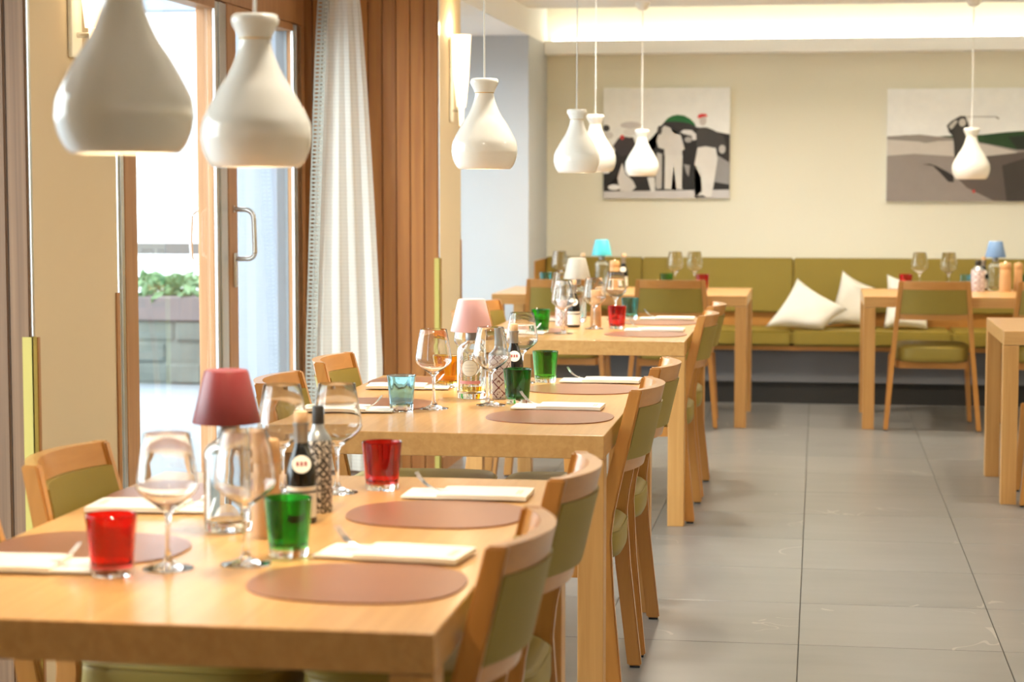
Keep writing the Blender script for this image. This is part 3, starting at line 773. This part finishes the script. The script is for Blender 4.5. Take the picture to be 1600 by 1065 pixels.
# ------------------------------------------------------------------ pictures on the back wall
def srgb(*c):
    return tuple((v / 255 / 12.92) if v <= 10 else ((v / 255 + 0.055) / 1.055) ** 2.4 for v in c)
PCACHE = {}
def ink(c):
    if c not in PCACHE: PCACHE[c] = plain('print_ink', srgb(*c), rough=0.6, var=0.08, scale=14)
    return PCACHE[c]
def ell(cx, cy_, rx, ry, n=20): return [(cx + rx * math.cos(2*PI*i/n), cy_ + ry * math.sin(2*PI*i/n)) for i in range(n)]
def picture(name, x0, x1, z0, z1, px0, py0, sc, shapes, label):
    root = empty(name, (x0, YB, z1)); tag(root, label, 'picture', 'canvas prints on the back wall')
    box('canvas', 0, x1 - x0, -0.035, -0.001, -(z1 - z0), 0, ink((244, 248, 250)), root, bevel=0.002)
    W_, H_ = x1 - x0, z1 - z0
    for k, (nm, c, pts) in enumerate(shapes):
        y = -0.0352 - 0.00025 * k
        pp = [(min(max((u - px0) * sc, 0.001), W_ - 0.001), y, -min(max((v - py0) * sc, 0.001), H_ - 0.001)) for u, v in pts]
        bm = bmesh.new(); f = bm.faces.new([bm.verts.new(p) for p in pp])
        bmesh.ops.triangulate(bm, faces=[f])
        ex = bmesh.ops.extrude_face_region(bm, geom=list(bm.faces))
        for v in [g for g in ex['geom'] if isinstance(g, bmesh.types.BMVert)]: v.co.y += 0.0002
        from_bm(nm, bm, ink(c), root)
    return root
S = 0.827 / 995
G1 = [('printed_ground', (205, 203, 205), [(65,900),(1062,890),(1062,987),(65,987)]),
 ('printed_crowd', (34, 33, 34), [(65,905),(65,765),(120,760),(150,650),(160,560),(200,480),(300,480),(330,560),(420,600),(480,560),(500,400),(540,380),(700,400),(790,400),(810,430),(960,440),(1062,460),(1062,890)]),
 ('printed_haze', (150, 150, 152), [(960,620),(1062,680),(1062,850),(940,830)]),
 ('printed_umbrella_shade', (50, 48, 50), [(525,385),(560,345),(640,335),(740,350),(793,392),(770,440),(600,415)]),
 ('printed_umbrella', (25, 110, 55), [(545,360),(575,330),(610,312),(650,305),(700,312),(745,335),(780,368),(793,395),(740,372),(680,362),(620,358)]),
 ('printed_jacket', (62, 56, 60), [(140,550),(185,485),(215,470),(290,485),(320,560),(270,620),(200,628)]),
 ('printed_scarf', (205, 60, 60), ell(214, 480, 17, 19)),
 ('printed_cap', (205, 203, 205), ell(285, 385, 85, 27)),
 ('printed_cap', (230, 230, 230), ell(275, 440, 55, 28)),
 ('printed_hat', (66, 66, 68), ell(88, 408, 28, 26)),
 ('printed_face', (215, 215, 216), ell(105, 465, 40, 28)),
 ('printed_trousers', (215, 214, 213), [(215,680),(245,770),(300,820),(325,870),(290,905),(200,900),(178,800)]),
 ('printed_shoe', (232, 232, 232), ell(152, 872, 48, 22)),
 ('printed_trousers', (225, 225, 224), [(415,795),(470,790),(478,900),(445,910)]),
 ('printed_shirt', (218, 216, 214), [(485,510),(505,440),(545,390),(590,405),(620,450),(675,462),(706,570),(684,592),(690,622),(548,622),(550,575),(500,560)]),
 ('printed_face', (70, 68, 68), ell(510, 425, 18, 36)),
 ('printed_trousers', (222, 221, 218), [(552,622),(690,622),(684,860),(692,890),(645,888),(622,690),(602,888),(550,885)]),
 ('printed_trousers', (188, 186, 184), [(490,600),(530,610),(528,880),(490,888),(478,850)]),
 ('printed_cap', (226, 226, 228), [(670,440),(700,422),(760,425),(800,460),(800,500),(770,505),(760,470),(700,455)]),
 ('printed_face', (170, 168, 168), ell(735, 500, 30, 22)),
 ('printed_face', (150, 148, 148), [(700,690),(750,700),(740,790),(720,760)]),
 ('printed_sweater', (64, 62, 62), [(795,440),(830,405),(880,405),(930,425),(1010,470),(1035,560),(1000,600),(955,575),(905,560),(800,555)]),
 ('printed_hand', (190, 188, 186), ell(1000, 575, 26, 34)),
 ('printed_face', (205, 200, 198), ell(848, 352, 27, 38)),
 ('printed_red_cap', (215, 48, 48), [(806,325),(815,305),(845,297),(875,303),(885,320),(850,322),(815,335)]),
 ('printed_trousers', (226, 225, 222), [(808,562),(870,552),(950,566),(965,650),(935,860),(915,948),(790,945),(800,925),(845,905),(835,790),(785,690)]),
 ('printed_shoe', (60, 58, 58), [(785,938),(850,930),(875,950),(790,952)])]
picture('group_picture', -1.403, -0.576, 1.286, 2.004, 65, 95, S, G1, 'black and white canvas of a crowd with a green umbrella and red cap')
G2 = [('printed_ground', (150, 142, 138), [(90,465),(340,452),(500,472),(1620,470),(1620,995),(90,995)]),
 ('printed_sand', (204, 199, 193), [(90,490),(320,505),(600,500),(840,530),(1080,590),(1000,615),(600,620),(300,600),(90,615)]),
 ('printed_ridge', (150, 145, 140), [(90,470),(240,455),(350,462),(470,505),(380,518),(270,490)]),
 ('printed_shade', (96, 87, 82), [(600,760),(840,620),(1100,590),(1620,560),(1620,995),(900,960),(700,860)]),
 ('printed_shade', (66, 60, 56), [(960,690),(1250,600),(1620,570),(1620,995),(1000,970)]),
 ('printed_hedge', (34, 70, 36), [(470,466),(590,462),(810,455),(990,436),(1250,420),(1620,395),(1620,570),(1240,575),(1070,570),(930,540),(810,517),(640,482)]),
 ('printed_hedge_shade', (36, 46, 34), [(1000,470),(1620,440),(1620,570),(1240,575),(1070,568)]),
 ('printed_cast_shadow', (44, 40, 40), [(365,680),(420,678),(470,695),(545,735),(600,770),(600,818),(560,815),(500,750),(440,692)]),
 ('printed_golfer', (62, 60, 58), [(540,385),(575,350),(640,312),(680,312),(706,380),(700,420),(690,445),(705,530),(690,700),(620,720),(600,600),(596,470),(560,440)]),
 ('printed_head', (205, 203, 198), ell(658, 362, 26, 30)),
 ('printed_arm', (200, 198, 192), [(555,390),(600,345),(625,350),(590,400),(575,415)]),
 ('printed_club', (140, 136, 130), [(690,316),(910,316),(935,330),(925,340),(905,322),(690,321)]),
 ('printed_mark', (190, 70, 66), ell(752, 888, 12, 14))]
picture('golfer_picture', 0.426, 1.70, 1.268, 1.988, 90, 100, S, G2, 'black and white canvas of a golfer swinging before a green hedge')

# ------------------------------------------------------------------ tableware
ZT = 0.7502
def tumbler(mat, flute=0.012, nfl=10, name='tumbler'):
    o_ = [(0.0325, 0.0), (0.0335, 0.002), (0.0345, 0.012), (0.0375, 0.05), (0.0405, 0.085), (0.0415, 0.0975), (0.0408, 0.0985)]
    i_ = [(0.0390, 0.0970), (0.0375, 0.085), (0.0343, 0.05), (0.0318, 0.022), (0.028, 0.0175), (0, 0.0165)]
    o = lathe(name, [(0, 0.0)] + o_ + i_, mat, None, n=60, sharp=0.5, flute=flute, nfl=nfl, fz=(0.001, 0.088))
    tag(o, cat='glass'); return o
wine_prof = [(0, 0), (0.041, 0), (0.042, 0.0008), (0.041, 0.0018), (0.024, 0.0045), (0.010, 0.0105), (0.0055, 0.02), (0.0040, 0.035), (0.0036, 0.07), (0.0045, 0.085), (0.008, 0.094), (0.020, 0.1045), (0.036, 0.1165), (0.0465, 0.1265), (0.0505, 0.1335), (0.0510, 0.139), (0.0498, 0.150), (0.0452, 0.180), (0.0375, 0.2225), (0.0372, 0.2229),
             (0.0367, 0.2225), (0.0444, 0.180), (0.0490, 0.150), (0.0502, 0.139), (0.0496, 0.134), (0.0458, 0.1273), (0.0353, 0.1174), (0.018, 0.1053), (0.006, 0.0985), (0, 0.0975)]
wg = lathe('wine_glass', wine_prof, M['wine'], None, n=48, sharp=0.62); tag(wg, cat='wine glass')

def mat_outline(a=0.172, b=0.155):
    p = []
    for k in range(56):
        t = 2 * PI * k / 56; c, s = math.cos(t), math.sin(t); e = 2 / 2.45
        x = math.copysign(abs(c) ** e, c); y = math.copysign(abs(s) ** e, s)
        p.append((x * a, y * b * (1 + 0.05 * x)))
    return p
pm = prism('placemat', mat_outline(), 0.0, 0.0028, M['mat'], None, bevel=0.0007); tag(pm, cat='placemat')

def make_napkin():
    root = empty('napkin_sleeve'); tag(root, cat='napkin')
    def sheet(name, x0, x1, y0, y1, z, t, mat, wav):
        n = 20; bm = bmesh.new(); A = []
        for i in range(n + 1):
            u = i / n; x = x0 + (x1 - x0) * u
            dz = wav * (math.sin(PI * u) + 0.3 * math.sin(3 * PI * u))
            A.append([bm.verts.new((x, yy, zz + dz)) for yy, zz in ((y0, z), (y1, z), (y1, z + t), (y0, z + t))])
        for P_, Q in zip(A, A[1:]):
            for k in range(4): bm.faces.new((P_[k], P_[(k+1)%4], Q[(k+1)%4], Q[k]))
        bm.faces.new(A[0]); bm.faces.new(A[-1][::-1])
        return from_bm(name, bm, mat, root, autosmooth=0.6)
    sheet('folded_napkin', -0.128, 0.06, -0.056, 0.056, 0.0, 0.004, M['paper'], 0.0)
    sheet('paper_sleeve', -0.055, 0.125, -0.060, 0.060, 0.0, 0.0085, M['paper2'], 0.0012)
    def ch_(cx, cy_, s, mt):
        bm = bmesh.new()
        for dx in (-1, 1):
            vs_ = [bm.verts.new((cx + p[0] * s + dx * s * 0.75, cy_ + p[1] * s, 0.0090)) for p in ((-1, -0.8), (-0.55, -0.8), (0, 0.35), (0.55, -0.8), (1, -0.8), (0.2, 1), (-0.2, 1))]
            bm.faces.new(vs_)
        ex = bmesh.ops.extrude_face_region(bm, geom=list(bm.faces))
        for v in [g for g in ex['geom'] if isinstance(g, bmesh.types.BMVert)]: v.co.z += 0.0004
        return from_bm('emblem', bm, mt, root)
    ch_(0.066, 0.018, 0.009, M['ink_red'])
    for k in range(4):
        box('print_line', 0.088 + 0.006 * k, 0.091 + 0.006 * k, -0.028, 0.022, 0.0090, 0.0094, M['ink_green'], root)
    return root
nap = make_napkin()
def make_fork():
    root = empty('fork'); tag(root, cat='fork')
    tube('handle', [(0.075, 0, 0.0035), (0.02, 0, 0.003), (-0.015, 0, 0.0045), (-0.035, 0, 0.009)], [0.0032, 0.0028, 0.0022, 0.0022], M['steel'], root, n=8)
    bm = bmesh.new(); pts = [(-0.033, 0.0085), (-0.045, 0.0125), (-0.055, 0.019), (-0.062, 0.026)]
    ws = [0.0025, 0.0085, 0.0105, 0.0105]
    R_ = [[bm.verts.new((x, sy * w, z + dz)) for sy, dz in ((-1, 0), (1, 0), (1, 0.0014), (-1, 0.0014))] for (x, z), w in zip(pts, ws)]
    for A, B in zip(R_, R_[1:]):
        for k in range(4): bm.faces.new((A[k], A[(k+1)%4], B[(k+1)%4], B[k]))
    bm.faces.new(R_[0]); bm.faces.new(R_[-1][::-1])
    hd_ = from_bm('head', bm, M['steel'], root, autosmooth=0.6)
    for k in range(4):
        y = -0.009 + 0.006 * k
        tube('tine', [(-0.0615, y, 0.0262), (-0.072, y, 0.039), (-0.079, y, 0.051)], [0.0013, 0.0012, 0.0008], M['steel'], hd_, n=6)
    return root
fk = make_fork()

def set_place(x, y, nx, ny, side, who, rz=0.0, lx=-0.045):
    """side +1: diner on the aisle side; -1: diner by the window"""
    base = 0 if side > 0 else PI
    place(pm, (x, y, ZT), base, f'brown oval leather placemat, {who}', 'brown placemats')
    zn = ZT + 0.0032
    place(nap, (nx, ny, zn), base + rz, f'cream napkin sleeve, {who}', 'napkin sleeves')
    if True:
        r_ = base + rz
        ly = 0.0
        fx = nx + lx * math.cos(r_) - ly * math.sin(r_); fy = ny + lx * math.sin(r_) + ly * math.cos(r_)
        place(fk, (fx, fy, zn + 0.0045), r_ - 0.22, f'steel fork, {who}', 'forks').scale = (0.85, 0.85, 0.75)
XR, XLm = -0.712, -1.238
set_place(XR, 3.015, -0.70, 3.245, 1, 'aisle side near end of the maroon lamp table', rz=-0.12)
set_place(XR, 3.675, -0.69, 3.90, 1, 'aisle side far end of the maroon lamp table')
set_place(XLm, 3.235, -1.275, 3.06, -1, 'window side near end of the maroon lamp table', rz=0.05, lx=-0.025)
set_place(XLm, 3.825, -1.26, 3.655, -1, 'window side far end of the maroon lamp table', rz=0.06)
set_place(XR, 5.28, -0.715, 5.49, 1, 'aisle side near end of the pink lamp table', rz=-0.02)
set_place(XR, 6.02, -0.678, 6.255, 1, 'aisle side far end of the pink lamp table')
set_place(XLm - 0.005, 5.515, -1.285, 5.345, -1, 'window side near end of the pink lamp table', rz=0.1, lx=-0.03)
set_place(XLm, 6.17, -1.245, 5.97, -1, 'window side far end of the pink lamp table', rz=0.1)
set_place(XR, 8.28, -0.69, 8.49, 1, 'aisle side near end of the grey lamp table')
set_place(XR, 8.99, -0.69, 9.23, 1, 'aisle side far end of the grey lamp table')
set_place(XLm, 8.42, -1.26, 8.25, -1, 'window side near end of the grey lamp table')
set_place(XLm - 0.01, 9.22, -1.27, 9.05, -1, 'window side far end of the grey lamp table')

TG = {}
def tum(key, x, y, label, flute=0.012, nfl=10, s=1.0):
    kk = (key, flute, nfl)
    if kk not in TG: TG[kk] = tumbler(M[key], flute, nfl)
    o = place(TG[kk], (x, y, ZT), random.uniform(0, 1), label, 'coloured tumblers'); o.scale = (s, s, s)
    return o
def wine(x, y, label): place(wg, (x, y, ZT), random.uniform(0, 6), label, 'wine glasses')

tum('g_red', -1.12, 3.025, 'ruby red tumbler beside the napkin at the window side of the nearest table', 0.02, 9)
tum('g_green', -0.884, 3.237, 'bright green tumbler in front of the black bottle on the nearest table', 0.015, 9)
tum('g_red', -0.885, 3.975, 'red tumbler at the far end of the maroon lamp table', 0.02, 9)
wine(-1.046, 3.087, 'wine glass beside the ruby red tumbler on the nearest table')
wine(-0.932, 3.145, 'wine glass beside the green tumbler on the nearest table')
wine(-0.965, 3.915, 'wine glass beside the red tumbler at the far end of the nearest table')
wine(-1.07, 3.88, 'wine glass behind the corked black bottle on the nearest table')

tum('g_blue', -1.142, 5.38, 'pale blue dimpled tumbler on the pink lamp table', 0.085, 8)
tum('g_orange', -1.138, 6.03, 'orange tumbler behind a wine glass on the pink lamp table', 0.02, 9)
tum('g_dgreen', -0.852, 5.625, 'dark green tumbler beside the fork on the pink lamp table', 0.015, 9)
tum('g_lgreen', -0.855, 6.235, 'light green tumbler at the far end of the pink lamp table', 0.015, 9)
wine(-1.062, 5.44, 'wine glass between the blue tumbler and the pink lamp')
wine(-0.918, 5.552, 'wine glass standing before the lattice patterned bottle')
wine(-0.925, 6.20, 'wine glass beside the light green tumbler on the pink lamp table')
wine(-1.085, 6.16, 'wine glass half hidden behind the pink lamp')

tum('g_green', -1.163, 8.337, 'green tumbler on the window half of the grey lamp table', 0.015, 9)
tum('g_red', -0.866, 8.613, 'red tumbler on the grey lamp table', 0.02, 9)
tum('g_teal', -0.868, 9.25, 'teal tumbler behind the red one on the grey lamp table', 0.02, 9)
wine(-1.06, 8.285, 'wine glass before the labelled dark bottle on the grey lamp table')
wine(-0.962, 8.575, 'wine glass beside the red tumbler on the grey lamp table')
wine(-0.93, 9.18, 'wine glass beside the teal tumbler on the grey lamp table')
wine(-1.17, 9.10, 'wine glass near the window edge of the grey lamp table')

tum('g_green', -0.896, 11.88, 'green tumbler before the bench on the turquoise lamp table', 0.015, 9, 0.97)
tum('g_red', -0.679, 11.80, 'red tumbler at the aisle end of the turquoise lamp table', 0.02, 9, 0.97)
tum('g_teal', -1.634, 11.95, 'teal tumbler at the window end of the turquoise lamp table', 0.02, 9, 0.97)
wine(-0.852, 11.98, 'wine glass beside the green tumbler on the turquoise lamp table')
wine(-0.738, 12.0, 'wine glass beside the red tumbler on the turquoise lamp table')
wine(-1.55, 11.95, 'wine glass beside the teal tumbler on the turquoise lamp table')
tum('g_red', 0.515, 12.0, 'red tumbler behind the chair on the blue lamp table', 0.02, 9, 0.97)
tum('g_blue', 0.872, 12.05, 'pale blue tumbler beside the print bottle on the blue lamp table', 0.055, 9, 0.97)
tum('g_teal', 1.218, 12.065, 'teal tumbler by the picture edge on the blue lamp table', 0.02, 9, 0.97)
wine(0.598, 12.06, 'wine glass beside the red tumbler on the blue lamp table')
wine(0.768, 12.07, 'wine glass between the chair and the print bottle, blue lamp table')

# bottle lamps
def bottle_lamp(x, y, shade_col, label, liquid=False, badge=False, rz=0.0):
    root = empty('bottle_lamp', (x, y, ZT), rz); tag(root, label, 'table lamp', 'bottle lamps')
    out = [(0.036, 0.0), (0.041, 0.002), (0.043, 0.008), (0.043, 0.135), (0.041, 0.148), (0.034, 0.158), (0.022, 0.165), (0.0165, 0.170), (0.0155, 0.176), (0.0155, 0.196)]
    inn = [(0.0125, 0.196), (0.0125, 0.176), (0.014, 0.169), (0.021, 0.161), (0.032, 0.154), (0.038, 0.146), (0.0400, 0.134), (0.0400, 0.024), (0.034, 0.017), (0, 0.015)]
    b = lathe('bottle', [(0, 0.003), (0.03, 0.001)] + out + inn, M['bottle'], root, n=48, sharp=0.6)
    if liquid: lathe('liquid', [(0, 0.0165), (0.0335, 0.0185), (0.0392, 0.025), (0.0392, 0.038), (0, 0.038)], M['gin'], b, n=40, sharp=0.8)
    if badge:
        cyl_patch('badge_label', 0.0433, 0.056, 0.128, -0.78, 0.78, M['badge'], b)
        cyl_patch('label_band', 0.0433, 0.046, 0.055, -0.78, 0.78, M['labpink'], b)
        cyl_patch('barcode_label', 0.0433, 0.066, 0.108, 0.92, 1.28, M['lab'], b, n=8)
        for k in range(6): cyl_patch('barcode_bar', 0.0439, 0.088, 0.104, 0.97 + 0.045 * k, 0.97 + 0.045 * k + 0.02, M['inkdark'], b, n=2)
    lathe('collar', [(0, 0.172), (0.0172, 0.172), (0.0178, 0.176), (0.0178, 0.199), (0.0165, 0.201), (0, 0.201)], M['capgrey'], root, n=32)
    col = plain('lamp_shade_paint', shade_col, rough=0.38, var=0.02, scale=4)
    lathe('lamp_shade', [(0.0585, 0.198), (0.0615, 0.1975), (0.062, 0.199), (0.0405, 0.288), (0.0375, 0.2925), (0, 0.293), (0, 0.290), (0.0375, 0.2895), (0.0385, 0.287), (0.0585, 0.201)], col, root, n=56, sharp=0.6)
    lathe('socket', [(0, 0.2015), (0.014, 0.2015), (0.014, 0.235), (0.008, 0.262), (0.006, 0.2895), (0, 0.2895)], M['cord'], root, n=16)
    return root
bottle_lamp(-1.056, 3.452, (0.21, 0.03, 0.032), 'bottle lamp with maroon metal shade on the nearest table')
bottle_lamp(-1.003, 5.72, (0.80, 0.46, 0.45), 'bottle lamp with pale pink shade on the middle table', liquid=True, badge=True, rz=0.02)
bottle_lamp(-1.088, 9.0, (0.52, 0.50, 0.43), 'bottle lamp with grey shade on the third table')
bottle_lamp(-1.30, 12.0, (0.07, 0.50, 0.62), 'bottle lamp with turquoise shade before the bench')
bottle_lamp(1.035, 12.03, (0.14, 0.26, 0.50), 'bottle lamp with blue shade before the bench')

# condiment bottles and mills
def dark_bottle(x, y, label, rz=0.0, tagc=True, s=1.0):
    root = empty('sauce_bottle', (x, y, ZT), rz); tag(root, label, 'bottle', 'dark sauce bottles'); root.scale = (s, s, s)
    b = lathe('bottle', [(0, 0), (0.0265, 0), (0.0285, 0.003), (0.0285, 0.085), (0.027, 0.100), (0.021, 0.122), (0.0145, 0.140), (0.0122, 0.152), (0.0122, 0.172), (0, 0.172)], M['black'], root, n=40)
    lathe('capsule', [(0, 0.150), (0.0130, 0.150), (0.0134, 0.152), (0.0134, 0.180), (0.0150, 0.182), (0.0150, 0.187), (0, 0.187)], M['capgrey'], root, n=32)
    lathe('cork_stopper', [(0, 0.187), (0.0118, 0.187), (0.0125, 0.189), (0.0125, 0.206), (0.0112, 0.208), (0, 0.208)], M['cork'], root, n=24)
    cyl_patch('front_label', 0.0287, 0.012, 0.070, -1.2, 1.2, M['lab'], b)
    cyl_patch('label_stripe', 0.0292, 0.058, 0.062, -1.2, 1.2, M['inkdark'], b)
    if tagc:
        bm = bmesh.new(); 
        o = lathe('neck_tag', [(0, 0), (0.0175, 0), (0.0175, 0.001), (0, 0.001)], M['lab'], root, n=28)
        o.rotation_euler = (math.radians(62), 0, 0); o.location = (0, -0.0262, 0.112)
        for k in range(3): box('tag_print', -0.010 + 0.0075 * k, -0.005 + 0.0075 * k, -0.004, 0.005, 0.0011, 0.0015, M['ink_red'], o)
    return root
def print_bottle(x, y, mat, capmat, label, rz=0.0, r=0.034, h=0.187):
    root = empty('oil_bottle', (x, y, ZT), rz); tag(root, label, 'bottle', 'printed oil bottles')
    k = r / 0.034
    lathe('bottle', [(0, 0), (0.032 * k, 0), (0.034 * k, 0.003), (0.034 * k, h * 0.66), (0.0335 * k, h * 0.68), (0, h * 0.68)], mat, root, n=40)
    lathe('shoulder', [(0, h * 0.6805), (0.0335 * k, h * 0.6805), (0.031 * k, h * 0.71), (0.022 * k, h * 0.755), (0.0165 * k, h * 0.79), (0.0145 * k, h * 0.83), (0, h * 0.83)], M['capgrey'], root, n=36)
    lathe('cap', [(0, h * 0.8305), (0.0145 * k, h * 0.8305), (0.0152 * k, h * 0.84), (0.0150 * k, h * 0.99), (0.0135 * k, h), (0, h)], capmat, root, n=32)
    return root
def mill(x, y, label, h=0.18, r=0.026):
    root = empty('pepper_mill', (x, y, ZT)); tag(root, label, 'pepper mill', 'wooden pepper mills')
    lathe('body', [(0, 0), (r, 0), (r * 1.02, 0.003), (r * 1.0, h * 0.35), (r * 0.92, h * 0.55), (r * 0.98, h * 0.74), (r * 0.95, h * 0.75), (0, h * 0.75)], M['amber'], root, n=36)
    lathe('head', [(0, h * 0.752), (r * 0.93, h * 0.752), (r * 0.98, h * 0.765), (r * 0.98, h * 0.95), (r * 0.85, h * 0.985), (0, h * 0.99)], M['amber'], root, n=36)
    lathe('knob', [(0, h * 0.985), (0.006, h * 0.985), (0.007, h * 1.01), (0.004, h * 1.03), (0, h * 1.03)], M['steel'], root, n=16)
    return root
dark_bottle(-0.945, 3.555, 'corked black bottle with round neck tag on the nearest table', rz=0.28)
print_bottle(-0.943, 3.675, M['dazzle'], M['plinth'], 'black and cream printed bottle with black cap on the nearest table', r=0.026, h=0.205)
mill(-0.966, 3.395, 'tan wooden pepper mill before the maroon lamp', h=0.178, r=0.0245)
print_bottle(-0.922, 5.735, M['lattice'], M['capgrey'], 'white bottle with maroon diamond lattice and grey cap, middle table', r=0.0335)
dark_bottle(-0.905, 5.90, 'corked dark bottle behind the lattice bottle, middle table', rz=0.2)
dark_bottle(-1.062, 8.66, 'corked dark bottle with pale front label on the grey lamp table', rz=0.15)
print_bottle(-1.125, 8.74, M['lattice'], M['capgrey'], 'white lattice bottle beside the labelled dark bottle, grey lamp table', r=0.028, h=0.165)
mill(-0.968, 8.70, 'tan wooden pepper mill on the grey lamp table', h=0.165, r=0.024)
mill(-1.215, 11.93, 'tan wooden pepper mill beside the turquoise lamp', h=0.172, r=0.03)
dark_bottle(-1.17, 12.02, 'dark bottle behind the mill on the turquoise lamp table', s=1.0)
dark_bottle(-1.42, 12.03, 'dark bottle at the window side of the turquoise lamp', s=1.0)
print_bottle(0.93, 11.95, M['lattice'], M['plinth'], 'pale printed bottle with black cap on the blue lamp table', r=0.040, h=0.182)
dark_bottle(0.972, 12.085, 'dark bottle between the printed bottle and the blue lamp', s=0.95)
mill(1.085, 11.93, 'tan wooden pepper mill beside the blue lamp', h=0.172, r=0.034)
mill(1.165, 12.0, 'brown wooden pepper mill at the picture edge, blue lamp table', h=0.168, r=0.026)
